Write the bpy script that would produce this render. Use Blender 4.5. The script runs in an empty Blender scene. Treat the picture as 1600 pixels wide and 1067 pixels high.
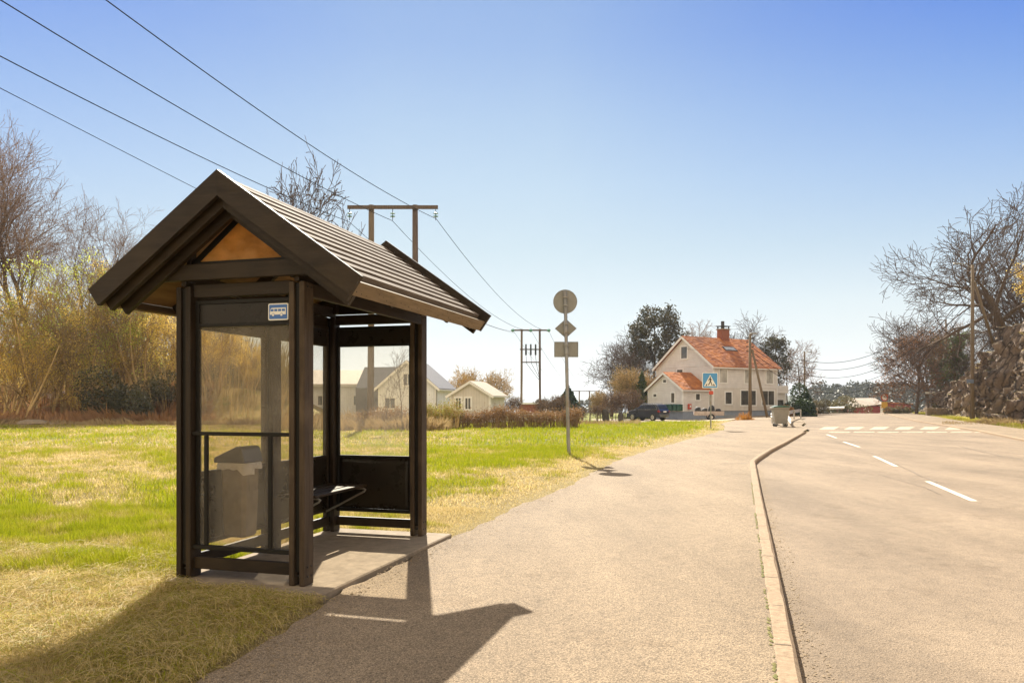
import bpy, math, random
import numpy as np
from mathutils import Vector, Matrix, noise as mnoise
D = bpy.data; SC = bpy.context.scene; COL = SC.collection
PI = math.pi; EYE = 1.6; F = 1200.0; CX = 800.0; HY = 628.0
sin, cos, tan, R = math.sin, math.cos, math.tan, math.radians

# ------------------------------------------------------------------ measuring
def at(px, py, Y):                       # photo pixel at forward distance Y -> metres
    return ((px-CX)/F*Y, Y, EYE-(py-HY)/F*Y)
def G(px, py, z=0.0):                    # photo pixel on the level z
    Y = (EYE-z)*F/(py-HY); return ((px-CX)/F*Y, Y)

# ------------------------------------------------------------------ materials
def nt(name):
    m = D.materials.new(name); m.use_nodes = True
    t = m.node_tree; t.nodes.clear()
    out = t.nodes.new('ShaderNodeOutputMaterial')
    def N(kind, **k):
        n = t.nodes.new('ShaderNode'+kind)
        for a, b in k.items():
            if a.startswith('i_'):
                a = a[2:]; n.inputs[int(a) if a.isdigit() else a.replace('_', ' ')].default_value = b
            else: setattr(n, a, b)
        return n
    def Lk(a, b): t.links.new(a, b)
    return m, N, Lk, out
def c4(c): return (c[0], c[1], c[2], 1)
def ramp(N, p):
    r = N('ValToRGB'); e = r.color_ramp.elements
    while len(e) < len(p): e.new(0.5)
    for k, (x, c) in enumerate(p): e[k].position = x; e[k].color = c4(c) if len(c) == 3 else c
    return r
def mat(name, a, b=None, rough=.6, scale=(6, 6, 6), det=4, spec=.5, metal=0, bump=0, c=None, fine=0, transl=0, coat=0, lo=.3, hi=.7):
    """a..b mottled by noise stretched by scale; optional third colour on a coarse noise; bump from the fine noise"""
    m, N, L, out = nt(name)
    p = N('BsdfPrincipled'); p.inputs['Roughness'].default_value = rough; p.inputs['Metallic'].default_value = metal
    p.inputs['Specular IOR Level'].default_value = spec; p.inputs['Coat Weight'].default_value = coat
    if b is None: p.inputs['Base Color'].default_value = c4(a); colout = None
    else:
        tc = N('TexCoord'); mp = N('Mapping'); mp.inputs['Scale'].default_value = scale
        L(tc.outputs['Object'], mp.inputs['Vector'])
        n = N('TexNoise'); n.inputs['Scale'].default_value = 1; n.inputs['Detail'].default_value = det; n.inputs['Roughness'].default_value = .65
        L(mp.outputs[0], n.inputs['Vector'])
        r = ramp(N, [(lo, a), (hi, b)]); L(n.outputs['Fac'], r.inputs[0]); colout = r.outputs[0]
        if c:
            n2 = N('TexNoise'); n2.inputs['Scale'].default_value = 2.3; n2.inputs['Detail'].default_value = 5
            L(tc.outputs['Object'], n2.inputs['Vector'])
            r2 = ramp(N, [(.5, (0, 0, 0)), (.68, (.8, .8, .8))]); L(n2.outputs['Fac'], r2.inputs[0])
            mx = N('Mix', data_type='RGBA'); L(r2.outputs[0], mx.inputs[0]); L(colout, mx.inputs[6]); mx.inputs[7].default_value = c4(c); colout = mx.outputs[2]
        L(colout, p.inputs['Base Color'])
        if bump:
            bm = N('Bump'); bm.inputs['Strength'].default_value = bump; bm.inputs['Distance'].default_value = .01
            L(n.outputs['Fac'], bm.inputs['Height']); L(bm.outputs[0], p.inputs['Normal'])
        rr = N('MapRange'); rr.inputs['To Min'].default_value = max(0, rough-.1); rr.inputs['To Max'].default_value = min(1, rough+.12)
        L(n.outputs['Fac'], rr.inputs[0]); L(rr.outputs[0], p.inputs['Roughness'])
    if transl:
        tr = N('BsdfTranslucent'); ms = N('MixShader'); ms.inputs[0].default_value = transl
        if colout: L(colout, tr.inputs[0])
        else: tr.inputs[0].default_value = c4(a)
        L(p.outputs[0], ms.inputs[1]); L(tr.outputs[0], ms.inputs[2]); L(ms.outputs[0], out.inputs[0])
    else: L(p.outputs[0], out.inputs[0])
    return m

M = {}
M['wood'] = mat('stained_wood', (0.0270, 0.0152, 0.0066), (0.0114, 0.0063, 0.0029), .55, (22, 22, 2.2), 6, .3, bump=.4, c=(0.0317, 0.0190, 0.0089))
M['wood_h'] = mat('stained_wood_flat', (0.0279, 0.0165, 0.0073), (0.0126, 0.0073, 0.0032), .55, (3, 22, 22), 6, .3, bump=.4, c=(0.0349, 0.0216, 0.0095))
M['wood_y'] = mat('stained_wood_long', (0.0317, 0.0184, 0.0086), (0.0143, 0.0083, 0.0037), .55, (22, 2.2, 22), 6, .3, bump=.4, c=(0.0349, 0.0216, 0.0101))
M['wood_grey'] = mat('weathered_wood', (0.0811, 0.0549, 0.0337), (0.0343, 0.0225, 0.0137), .6, (26, 26, 2.4), 6, .25, bump=.3, c=(0.1186, 0.0842, 0.0530))
M['fascia'] = mat('weathered_fascia', (.25, .18, .105), (.14, .10, .058), .6, (18, 3, 30), 5, .2, bump=.2, c=(.2, .14, .08))
M['soffit'] = mat('soffit_board', (.26, .15, .06), (.15, .08, .03), .6, (14, 2, 14), 4, .3)
M['roofboard'] = mat('roof_board', (.22, .18, .145), (.13, .10, .08), .8, (20, 1.6, 20), 6, .07, bump=.15)
M['roofunder'] = mat('roof_felt', (.03, .022, .016), (.018, .013, .01), .8, (20, 3, 20))
M['black'] = mat('black_metal', (.008, .007, .006), (.014, .012, .010), .5, (30, 30, 30), 4, .22)
M['panel'] = mat('black_panel', (.012, .009, .006), (.022, .016, .010), .28, (5, 5, 5), 4, .25, c=(.024, .016, .009))
M['amber'] = mat('amber_panel', (.84, .44, .10), (.50, .23, .04), .4, (4, 9, 9), 8, .3, transl=.6, c=(.88, .55, .2))
M['steel'] = mat('galvanised_steel', (.34, .33, .31), (.22, .215, .2), .5, (9, 9, 3), 5, .5, metal=.55, c=(.26, .2, .14))
M['signback'] = mat('sign_back', (.27, .265, .255), (.21, .205, .195), .5, (3, 3, 3), 5, .4, metal=.2)
M['concrete'] = mat('concrete', (.34, .265, .185), (.21, .165, .115), .9, (9, 9, 9), 8, .2, bump=.5, c=(.25, .195, .14))
M['kerb'] = mat('kerb_stone', (.38, .275, .175), (.22, .155, .1), .85, (24, 24, 24), 8, .2, bump=.6, c=(.27, .195, .125))
M['white'] = mat('white_paint', (.85, .84, .82), (.78, .77, .75), .55, (2, 2, 2))
M['bag'] = mat('white_bag', (.75, .72, .68), (.6, .58, .55), .35, (8, 8, 8), transl=.3)
M['blue'] = mat('sign_blue', (.035, .13, .42), (.045, .15, .45), .35, (4, 4, 4))
M['blue2'] = mat('sign_blue_light', (.06, .27, .58), (.07, .29, .6), .35, (4, 4, 4))
M['signwhite'] = mat('sign_white', (.82, .80, .75), (.76, .73, .67), .4, (6, 6, 6))
M['signblack'] = mat('sign_black', (.015, .015, .015), (.02, .02, .02), .4, (6, 6, 6))
M['red'] = mat('red_paint', (.55, .07, .03), (.45, .06, .03), .45, (5, 5, 5))
M['binbody'] = mat('bin_grey', (.24, .20, .15), (.11, .088, .06), .7, (7, 7, 7), 8, .25, bump=.4, c=(.30, .25, .19))
M['binlid'] = mat('bin_lid', (.028, .026, .026), (.045, .042, .04), .32, (8, 8, 8), 5, .5)
M['wbin'] = mat('container_grey', (.28, .255, .22), (.22, .20, .17), .5, (3, 3, 3))
M['green'] = mat('green_plastic', (.025, .10, .06), (.018, .07, .045), .4, (4, 4, 4))
M['rubber'] = mat('rubber', (.018, .017, .016), (.03, .028, .026), .7, (9, 9, 9))
M['pole'] = mat('weathered_pole', (.22, .165, .11), (.12, .09, .06), .8, (14, 14, .8), 6, .2, bump=.3)
M['poled'] = mat('tarred_pole', (.15, .11, .085), (.085, .062, .05), .8, (14, 14, .8), 6, .2, bump=.3)
M['wire'] = mat('wire', (.03, .028, .03), None, 1.0, spec=0)
M['insul'] = mat('insulator_glass', (.10, .30, .22), (.06, .2, .15), .15, (9, 9, 9))
M['carpaint'] = mat('car_paint', (.012, .014, .026), (.014, .016, .03), .3, (2, 2, 2), coat=.8)
M['carglass'] = mat('car_glass', (.018, .02, .022), (.03, .032, .034), .2, (2, 2, 2), 3, .25)
M['chrome'] = mat('bright_metal', (.6, .58, .55), (.5, .48, .46), .25, (5, 5, 5), metal=.9)
M['lampred'] = mat('tail_lamp', (.3, .02, .015), None, .2)
M['plate'] = mat('number_plate', (.8, .78, .74), None, .4)
M['brick'] = mat('brick', (.30, .10, .05), (.22, .075, .04), .85, (9, 9, 9))
M['basement'] = mat('blue_grey_plaster', (.30, .34, .42), (.24, .28, .35), .85, (2, 2, 2), 6)
M['red_barn'] = mat('barn_red', (.26, .03, .02), (.19, .022, .016), .7, (14, 14, .8), 4)
M['barn_roof'] = mat('barn_roof', (.42, .36, .29), (.3, .25, .2), .7, (6, .6, .6), 4, c=(.36, .26, .18))
M['darkroof'] = mat('dark_tile', (.12, .11, .115), (.07, .065, .07), .6, (4, 4, 14), 4)
M['beige_roof'] = mat('beige_roof', (.36, .29, .21), (.27, .215, .155), .75, (4, 4, 14), 5)
M['stone'] = mat('dark_stone', (.07, .06, .052), (.035, .03, .027), .85, (4, 4, 4), 6, bump=.5)
M['fence'] = mat('fence_wood', (.42, .33, .23), (.28, .21, .145), .8, (20, 20, 1.5), 4)
M['markwhite'] = mat('road_paint', (.78, .70, .58), (.42, .33, .23), .8, (9, 9, 9), 8, .2, lo=.42, hi=.75)
M['moss'] = mat('moss', (.20, .16, .045), (.12, .13, .03), .95, (30, 30, 30), 6)
M['bark'] = mat('bark', (.16, .115, .08), (.09, .064, .046), .9, (12, 12, 2.5), 5, .1)
M['twig'] = mat('twig', (.125, .088, .068), (.085, .06, .048), .9, (3, 3, 3), 3, .1)
M['twigy'] = mat('twig_olive', (.62, .44, .20), (.44, .30, .14), .9, (2, 2, 2), 3, .1)
M['twigd'] = mat('twig_dark_olive', (.38, .27, .12), (.22, .155, .075), .9, (2, 2, 2), 3, .1)
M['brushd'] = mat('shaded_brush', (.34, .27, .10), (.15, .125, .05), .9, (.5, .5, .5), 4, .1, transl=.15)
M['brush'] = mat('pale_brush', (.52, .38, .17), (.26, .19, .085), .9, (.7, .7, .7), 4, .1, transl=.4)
M['twigp'] = mat('twig_purple', (.30, .20, .135), (.19, .13, .10), .9, (2, 2, 2), 3, .1)
M['gravel'] = mat('gravel', (.42, .34, .26), (.3, .24, .18), .95, (12, 12, 12), 8, .2)

def leafmat(name, a, b, tr=.45, sc=1.1, rough=.55):
    m = mat(name, a, b, rough, (sc, sc, sc), 5, .3, transl=tr, lo=.35, hi=.65); return m
M['bud'] = leafmat('spring_bud', (.88, .63, .16), (.66, .50, .10), .62)
M['budg'] = leafmat('spring_leaf', (.62, .66, .10), (.44, .50, .07), .62)
M['rust'] = leafmat('dry_beech_leaf', (.24, .105, .035), (.15, .075, .03))
M['pine'] = leafmat('pine_needle', (.05, .055, .02), (.085, .07, .03), .2)
M['pineg'] = leafmat('young_pine_needle', (.07, .11, .03), (.13, .14, .045), .3)
M['ever'] = leafmat('evergreen_leaf', (.02, .045, .012), (.05, .085, .018), .12, 1.1, .55)
M['everl'] = leafmat('cypress_leaf', (.09, .12, .025), (.05, .085, .02), .25)
M['olive'] = leafmat('olive_leaf', (.17, .14, .055), (.11, .1, .04), .3)
M['orange'] = leafmat('dry_orange_leaf', (.42, .17, .02), (.32, .16, .03), .4)
M['bracken'] = leafmat('dead_bracken', (.42, .22, .09), (.27, .15, .065), .4, 2)
M['holly'] = leafmat('holly_leaf', (.05, .055, .02), (.12, .10, .04), .2, 2.5, .5)

# asphalt
def asphalt(name, lo, hi, big, warm=(1, .755, .50), sp=125, seams=False):
    m, N, L, out = nt(name)
    tc = N('TexCoord'); p = N('BsdfPrincipled'); p.inputs['Roughness'].default_value = .88; p.inputs['Specular IOR Level'].default_value = .25
    n1 = N('TexNoise', i_Scale=sp, i_Detail=3.0, i_Roughness=.7); v = N('TexVoronoi', i_Scale=sp*.55)
    n2 = N('TexNoise', i_Scale=.42, i_Detail=6.0, i_Roughness=.62); n3 = N('TexNoise', i_Scale=7.0, i_Detail=5.0, i_Roughness=.7)
    for n in (n1, v, n3): L(tc.outputs['Object'], n.inputs['Vector'])
    mp = N('Mapping'); mp.inputs['Scale'].default_value = (1.6, .45, 1); mp.inputs['Rotation'].default_value = (0, 0, R(17))
    L(tc.outputs['Object'], mp.inputs[0]); L(mp.outputs[0], n2.inputs['Vector'])
    r = ramp(N, [(.36, tuple(lo*.72*w for w in warm)), (.52, tuple((lo+hi)*.55*w for w in warm)), (.66, tuple(hi*1.25*w for w in warm))]); L(n1.outputs['Fac'], r.inputs[0])
    vr = ramp(N, [(0.0, (.45, .43, .41)), (.3, (.95, .94, .93)), (.9, (1.12, 1.1, 1.08))]); L(v.outputs['Color'], vr.inputs[0])
    mx = N('Mix', data_type='RGBA', blend_type='MULTIPLY'); mx.inputs[0].default_value = .75; L(r.outputs[0], mx.inputs[6]); L(vr.outputs[0], mx.inputs[7])
    br = ramp(N, [(.32, (1-big, 1-big*1.02, 1-big*1.05)), (.66, (1.06, 1.06, 1.05))]); L(n2.outputs['Fac'], br.inputs[0])
    mx2 = N('Mix', data_type='RGBA', blend_type='MULTIPLY'); mx2.inputs[0].default_value = 1; L(mx.outputs[2], mx2.inputs[6]); L(br.outputs[0], mx2.inputs[7])
    r3 = ramp(N, [(.3, (.86, .86, .86)), (.7, (1.1, 1.09, 1.07))]); L(n3.outputs['Fac'], r3.inputs[0])
    mx3 = N('Mix', data_type='RGBA', blend_type='MULTIPLY'); mx3.inputs[0].default_value = 1; L(mx2.outputs[2], mx3.inputs[6]); L(r3.outputs[0], mx3.inputs[7])
    n4 = N('TexNoise', i_Scale=1.1, i_Detail=7.0, i_Roughness=.7); L(tc.outputs['Object'], n4.inputs['Vector']); r5 = ramp(N, [(.56, (1, 1, 1)), (.72, (.76, .73, .69))]); L(n4.outputs['Fac'], r5.inputs[0])
    mx4 = N('Mix', data_type='RGBA', blend_type='MULTIPLY'); mx4.inputs[0].default_value = 1; L(mx3.outputs[2], mx4.inputs[6]); L(r5.outputs[0], mx4.inputs[7])
    col = mx4.outputs[2]
    L(col, p.inputs['Base Color'])
    b = N('Bump'); b.inputs['Strength'].default_value = .75; b.inputs['Distance'].default_value = .006
    ad = N('Math', operation='ADD'); L(n1.outputs['Fac'], ad.inputs[0]); L(v.outputs['Distance'], ad.inputs[1])
    L(ad.outputs[0], b.inputs['Height']); L(b.outputs[0], p.inputs['Normal']); L(p.outputs[0], out.inputs[0])
    return m
M['path'] = asphalt('footpath_asphalt', .14, .385, .26)
M['road'] = asphalt('road_asphalt', .165, .35, .32, (1, .76, .53), 110)

# grass: "dry" attribute (0 green, 1 straw) plus noise, shared by soil and blades
def grassmat(name, soil):
    m, N, L, out = nt(name)
    a = N('Attribute', attribute_name='dry'); tc = N('TexCoord')
    n = N('TexNoise', i_Scale=(9.0 if soil else 30.0), i_Detail=5.0, i_Roughness=.7); L(tc.outputs['Object'], n.inputs['Vector'])
    ma = N('MapRange'); ma.inputs['From Min'].default_value = .3; ma.inputs['From Max'].default_value = .7; ma.inputs['To Min'].default_value = -.3; ma.inputs['To Max'].default_value = .3
    L(n.outputs['Fac'], ma.inputs[0])
    ad = N('Math', operation='ADD', use_clamp=True); L(a.outputs['Fac'], ad.inputs[0]); L(ma.outputs[0], ad.inputs[1])
    if soil: r = ramp(N, [(0, (.12, .14, .008)), (.35, (.20, .19, .016)), (.7, (.28, .215, .07)), (1, (.32, .24, .095))])
    else: r = ramp(N, [(0, (.24, .275, .009)), (.3, (.36, .355, .015)), (.55, (.30, .26, .04)), (.8, (.52, .40, .145)), (1, (.66, .52, .26))])
    L(ad.outputs[0], r.inputs[0])
    p = N('BsdfPrincipled'); p.inputs['Roughness'].default_value = .6 if not soil else .95; p.inputs['Specular IOR Level'].default_value = .25
    L(r.outputs[0], p.inputs['Base Color'])
    if soil:
        n2 = N('TexNoise', i_Scale=26.0, i_Detail=6.0, i_Roughness=.75); L(tc.outputs['Object'], n2.inputs['Vector'])
        b = N('Bump'); b.inputs['Strength'].default_value = 1; b.inputs['Distance'].default_value = .06; L(n2.outputs['Fac'], b.inputs['Height']); L(b.outputs[0], p.inputs['Normal'])
        L(p.outputs[0], out.inputs[0])
    else:
        t = N('BsdfTranslucent'); L(r.outputs[0], t.inputs[0]); ms = N('MixShader'); ms.inputs[0].default_value = .5
        L(p.outputs[0], ms.inputs[1]); L(t.outputs[0], ms.inputs[2]); L(ms.outputs[0], out.inputs[0])
    return m
M['soil'] = grassmat('grass_ground', True); M['blade'] = grassmat('grass_blade', False)

# dusty window glass
def glassmat(name, dirt, refl, tint=(.93, .91, .86)):
    m, N, L, out = nt(name)
    tr = N('BsdfTransparent'); tr.inputs[0].default_value = c4(tint)
    gl = N('BsdfGlossy'); gl.inputs['Roughness'].default_value = .04
    lw = N('LayerWeight', i_Blend=.12); mu = N('Math', operation='MULTIPLY', use_clamp=True); mu.inputs[1].default_value = refl; L(lw.outputs['Fresnel'], mu.inputs[0])
    m1 = N('MixShader'); L(mu.outputs[0], m1.inputs[0]); L(tr.outputs[0], m1.inputs[1]); L(gl.outputs[0], m1.inputs[2])
    tc = N('TexCoord'); n = N('TexNoise', i_Scale=3.0, i_Detail=6.0, i_Roughness=.7); L(tc.outputs['Object'], n.inputs['Vector'])
    w = N('TexNoise', i_Scale=14.0, i_Detail=8.0, i_Roughness=.8, i_Distortion=3.5); L(tc.outputs['Object'], w.inputs['Vector'])
    wr = ramp(N, [(.48, (0, 0, 0)), (.5, (1.3, 1.3, 1.3)), (.53, (0, 0, 0))]); L(w.outputs['Fac'], wr.inputs[0])
    ad = N('Math', operation='ADD'); L(n.outputs['Fac'], ad.inputs[0]); L(wr.outputs[0], ad.inputs[1])
    dm = N('Math', operation='MULTIPLY', use_clamp=True); dm.inputs[1].default_value = dirt; L(ad.outputs[0], dm.inputs[0])
    df = N('BsdfDiffuse'); df.inputs[0].default_value = (.78, .73, .64, 1); tl = N('BsdfTranslucent'); tl.inputs[0].default_value = (.78, .73, .64, 1)
    md = N('MixShader'); md.inputs[0].default_value = .5; L(df.outputs[0], md.inputs[1]); L(tl.outputs[0], md.inputs[2])
    m2 = N('MixShader'); L(dm.outputs[0], m2.inputs[0]); L(m1.outputs[0], m2.inputs[1]); L(md.outputs[0], m2.inputs[2]); L(m2.outputs[0], out.inputs[0])
    return m
M['glass'] = glassmat('dusty_glass', .16, .8, (.93, .89, .81)); M['glassc'] = glassmat('clear_dusty_glass', .07, .8)
M['curtain_refl'] = mat('curtain_reflection_pane', (.60, .58, .54), (.26, .25, .22), .12, (1.1, 1.1, .8), 2, .6)  # pale tones paint reflected light in the panes as well as white curtains
M['pane'] = mat('window_pane', (.035, .035, .032), (.12, .11, .09), .05, (1.2, 1.2, 1.2), 3, .7)

# clapboard / plank walls: grooves follow local z (boards lie flat) or local x (boards stand)
def board_mat(name, colr, axis, pitch, depth=.6):
    m, N, L, out = nt(name)
    tc = N('TexCoord'); sp = N('SeparateXYZ'); L(tc.outputs['Object'], sp.inputs[0])
    if axis == 'Z': src = sp.outputs['Z']
    else:
        ad = N('Math', operation='ADD'); L(sp.outputs['X'], ad.inputs[0]); L(sp.outputs['Y'], ad.inputs[1]); src = ad.outputs[0]
    mu = N('Math', operation='MULTIPLY'); mu.inputs[1].default_value = 1/pitch; L(src, mu.inputs[0])
    fr = N('Math', operation='FRACT'); L(mu.outputs[0], fr.inputs[0])
    r = ramp(N, [(0, (.0, .0, .0)), (.09, (1, 1, 1)), (.93, (.75, .75, .75)), (1, (0, 0, 0))]); L(fr.outputs[0], r.inputs[0])
    n = N('TexNoise', i_Scale=1.4, i_Detail=5.0); L(tc.outputs['Object'], n.inputs['Vector'])
    cr = ramp(N, [(.3, tuple(x*.9 for x in colr)), (.7, tuple(min(1, x*1.06) for x in colr))]); L(n.outputs['Fac'], cr.inputs[0])
    gm = N('Mix', data_type='RGBA', blend_type='MULTIPLY'); gm.inputs[0].default_value = .22; L(cr.outputs[0], gm.inputs[6]); L(r.outputs[0], gm.inputs[7])
    p = N('BsdfPrincipled'); p.inputs['Roughness'].default_value = .6; L(gm.outputs[2], p.inputs['Base Color'])
    b = N('Bump'); b.inputs['Strength'].default_value = depth; b.inputs['Distance'].default_value = .02; L(r.outputs[0], b.inputs['Height']); L(b.outputs[0], p.inputs['Normal'])
    L(p.outputs[0], out.inputs[0]); return m
M['clap'] = board_mat('cream_clapboard', (.74, .71, .69), 'Z', .2)
M['plank'] = board_mat('white_upright_boards', (.80, .81, .83), 'X', .2)
M['plankc'] = board_mat('cream_upright_boards', (.68, .635, .58), 'X', .22)
# clay tiles
def tiles(name, a, b):
    m, N, L, out = nt(name)
    tc = N('TexCoord'); mp = N('Mapping'); mp.inputs['Scale'].default_value = (2.6, 2.2, 2.6); L(tc.outputs['Object'], mp.inputs[0])
    v = N('TexVoronoi', i_Scale=1.0); L(mp.outputs[0], v.inputs['Vector'])
    n = N('TexNoise', i_Scale=.5, i_Detail=6.0); L(tc.outputs['Object'], n.inputs['Vector'])
    r = ramp(N, [(0, a), (1, b)]); L(v.outputs['Color'], r.inputs[0])
    r2 = ramp(N, [(.35, (.62, .58, .55)), (.6, (1.05, 1.05, 1.05))]); L(n.outputs['Fac'], r2.inputs[0])
    mx = N('Mix', data_type='RGBA', blend_type='MULTIPLY'); mx.inputs[0].default_value = .8; L(r.outputs[0], mx.inputs[6]); L(r2.outputs[0], mx.inputs[7])
    p = N('BsdfPrincipled'); p.inputs['Roughness'].default_value = .75; L(mx.outputs[2], p.inputs['Base Color'])
    b = N('Bump'); b.inputs['Strength'].default_value = .9; b.inputs['Distance'].default_value = .05; L(v.outputs['Distance'], b.inputs['Height']); L(b.outputs[0], p.inputs['Normal'])
    L(p.outputs[0], out.inputs[0]); return m
M['tile'] = tiles('clay_tile', (.24, .065, .014), (.56, .20, .04))

# ------------------------------------------------------------------ mesh builder
def Vn(a): return Vector(a).normalized()
class MB:
    def __init__(s): s.v = []; s.f = []
    def add(s, vs, fs):
        o = len(s.v); s.v += [tuple(v) for v in vs]; s.f += [tuple(i+o for i in f) for f in fs]; return s
    def box(s, x0, x1, y0, y1, z0, z1, ch=0.0):
        if x0 > x1: x0, x1 = x1, x0
        if y0 > y1: y0, y1 = y1, y0
        if ch <= 0:
            return s.add([(x0,y0,z0),(x1,y0,z0),(x1,y1,z0),(x0,y1,z0),(x0,y0,z1),(x1,y0,z1),(x1,y1,z1),(x0,y1,z1)],
                     [(0,3,2,1),(4,5,6,7),(0,1,5,4),(1,2,6,5),(2,3,7,6),(3,0,4,7)])
        # chamfer every edge: three rings of rectangles hulled
        vs = []; 
        for z, d in ((z0, ch), (z0+ch, 0), (z1-ch, 0), (z1, ch)):
            e = max(d, 0); c = ch
            xa, xb, ya, yb = x0+e, x1-e, y0+e, y1-e
            if e: ring = [(xa,ya),(xa,ya),(xb,ya),(xb,ya),(xb,yb),(xb,yb),(xa,yb),(xa,yb)]
            else: ring = [(xa,ya+c),(xa+c,ya),(xb-c,ya),(xb,ya+c),(xb,yb-c),(xb-c,yb),(xa+c,yb),(xa,yb-c)]
            vs += [(x, y, z) for x, y in ring]
        fs = [(7,6,5,4,3,2,1,0), tuple(range(24, 32))]
        for k in range(3):
            for j in range(8): fs.append((k*8+j, k*8+(j+1) % 8, (k+1)*8+(j+1) % 8, (k+1)*8+j))
        return s.add(vs, fs)
    def tube(s, pts, rad, n=6, cap=True):
        pts = [Vector(p) for p in pts]; m = len(pts)
        if not hasattr(rad, '__len__'): rad = [rad]*m
        vs = []; u = None
        for k, p in enumerate(pts):
            t = (pts[min(k+1, m-1)]-pts[max(k-1, 0)])
            if t.length < 1e-9: t = Vector((0, 0, 1))
            t.normalize()
            if u is None:
                u = t.cross(Vector((0, 0, 1)) if abs(t.z) < .95 else Vector((1, 0, 0))).normalized()
            else:
                u = u-t*u.dot(t); u = u.normalized() if u.length > 1e-6 else t.orthogonal().normalized()
            w = t.cross(u)
            for j in range(n):
                a = 2*PI*j/n; vs.append(p+(u*cos(a)+w*sin(a))*rad[k])
        fs = [(k*n+j, k*n+(j+1) % n, (k+1)*n+(j+1) % n, (k+1)*n+j) for k in range(m-1) for j in range(n)]
        if cap: fs += [tuple(range(n-1, -1, -1)), tuple(range((m-1)*n, m*n))]
        return s.add(vs, fs)
    def prism(s, poly, axis, a, b):
        """2-D outline extruded from a to b along axis x, y or z (outline in the other two axes, in order)"""
        n = len(poly)
        def P(q, h): return {'x': (h, q[0], q[1]), 'y': (q[0], h, q[1]), 'z': (q[0], q[1], h)}[axis]
        return s.add([P(q, a) for q in poly]+[P(q, b) for q in poly],
              [tuple(range(n-1, -1, -1)), tuple(range(n, 2*n))]+[(k, (k+1) % n, n+(k+1) % n, n+k) for k in range(n)])
    def bar(s, p, q, w, h, up=(0, 0, 1)):
        p, q = Vector(p), Vector(q); t = (q-p).normalized(); u = t.cross(Vector(up))
        if u.length < 1e-6: u = t.orthogonal()
        u.normalize(); w_ = u.cross(t)
        vs = [e+u*a*w/2+w_*b*h/2 for e in (p, q) for a, b in ((-1,-1),(1,-1),(1,1),(-1,1))]
        return s.add(vs, [(3,2,1,0),(4,5,6,7),(0,1,5,4),(1,2,6,5),(2,3,7,6),(3,0,4,7)])
    def lathe(s, prof, n=16, c=(0, 0, 0)):
        vs = [(c[0]+r*cos(2*PI*j/n), c[1]+r*sin(2*PI*j/n), c[2]+z) for r, z in prof for j in range(n)]; m = len(prof)
        return s.add(vs, [(k*n+j, k*n+(j+1) % n, (k+1)*n+(j+1) % n, (k+1)*n+j) for k in range(m-1) for j in range(n)]+[tuple(range(n-1,-1,-1)), tuple(range((m-1)*n, m*n))])
    def quad(s, a, b, c, d): return s.add([a, b, c, d], [(0, 1, 2, 3)])
    def loose(s, name, m, parent=None):
        par = list(range(len(s.v)))
        def fd(a):
            while par[a] != a: par[a] = par[par[a]]; a = par[a]
            return a
        for f in s.f:
            for a in f[1:]: par[fd(a)] = fd(f[0])
        grp = {}
        for f in s.f: grp.setdefault(fd(f[0]), []).append(f)
        out = []
        for fs in grp.values():
            ids = sorted({a for f in fs for a in f}); mp = {a: k for k, a in enumerate(ids)}; q = MB()
            q.add([s.v[a] for a in ids], [tuple(mp[a] for a in f) for f in fs]); out.append(q.build(name, m, parent))
        return out
    def build(s, name, m, parent=None, smooth=False):
        me = D.meshes.new(name); me.from_pydata(s.v, [], s.f); me.materials.append(M[m] if isinstance(m, str) else m)
        import bmesh
        bm = bmesh.new(); bm.from_mesh(me); bmesh.ops.recalc_face_normals(bm, faces=bm.faces); bm.to_mesh(me); bm.free()
        if smooth: me.polygons.foreach_set('use_smooth', [True]*len(me.polygons))
        o = D.objects.new(name, me); COL.objects.link(o)
        if parent is not None: o.parent = parent
        return o
    def mesh(s, name, m, smooth=False):
        me = D.meshes.new(name); me.from_pydata(s.v, [], s.f); me.materials.append(M[m])
        if smooth: me.polygons.foreach_set('use_smooth', [True]*len(me.polygons))
        return me
def npmesh(name, v, quads=None, tris=None, m=None, attr=None, smooth=False):
    me = D.meshes.new(name); v = np.asarray(v, np.float32)
    q = np.zeros((0, 4), np.int32) if quads is None else np.asarray(quads, np.int32)
    t = np.zeros((0, 3), np.int32) if tris is None else np.asarray(tris, np.int32)
    me.vertices.add(len(v)); me.vertices.foreach_set('co', v.ravel())
    me.loops.add(q.size+t.size); me.loops.foreach_set('vertex_index', np.concatenate([q.ravel(), t.ravel()]))
    tot = np.concatenate([np.full(len(q), 4, np.int32), np.full(len(t), 3, np.int32)])
    st = np.concatenate([[0], np.cumsum(tot)[:-1]]).astype(np.int32) if len(tot) else np.zeros(0, np.int32)
    me.polygons.add(len(tot)); me.polygons.foreach_set('loop_start', st)
    try: me.polygons.foreach_set('loop_total', tot)
    except Exception: pass
    if smooth: me.polygons.foreach_set('use_smooth', np.ones(len(tot), bool))
    if attr is not None:
        a = me.attributes.new('dry', 'FLOAT', 'POINT'); a.data.foreach_set('value', np.asarray(attr, np.float32))
    me.update(calc_edges=True)
    if m: me.materials.append(M[m])
    return me
def link(name, me, parent=None):
    o = D.objects.new(name, me); COL.objects.link(o)
    if parent is not None: o.parent = parent
    return o
def thing(name, label, cat, loc=(0, 0, 0), rz=0, group=None):
    o = D.objects.new(name, None); COL.objects.link(o); o.empty_display_size = .2
    o.location = loc; o.rotation_euler = (0, 0, rz); return tag(o, label, cat, group)
def tag(o, label, cat, group=None):
    o['label'] = label; o['category'] = cat
    if group: o['group'] = group
    return o
def struct(o): o['kind'] = 'structure'; return o
def stuff(o, label=None, cat=None):
    o['kind'] = 'stuff'
    if label: o['label'] = label
    if cat: o['category'] = cat
    return o

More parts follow.
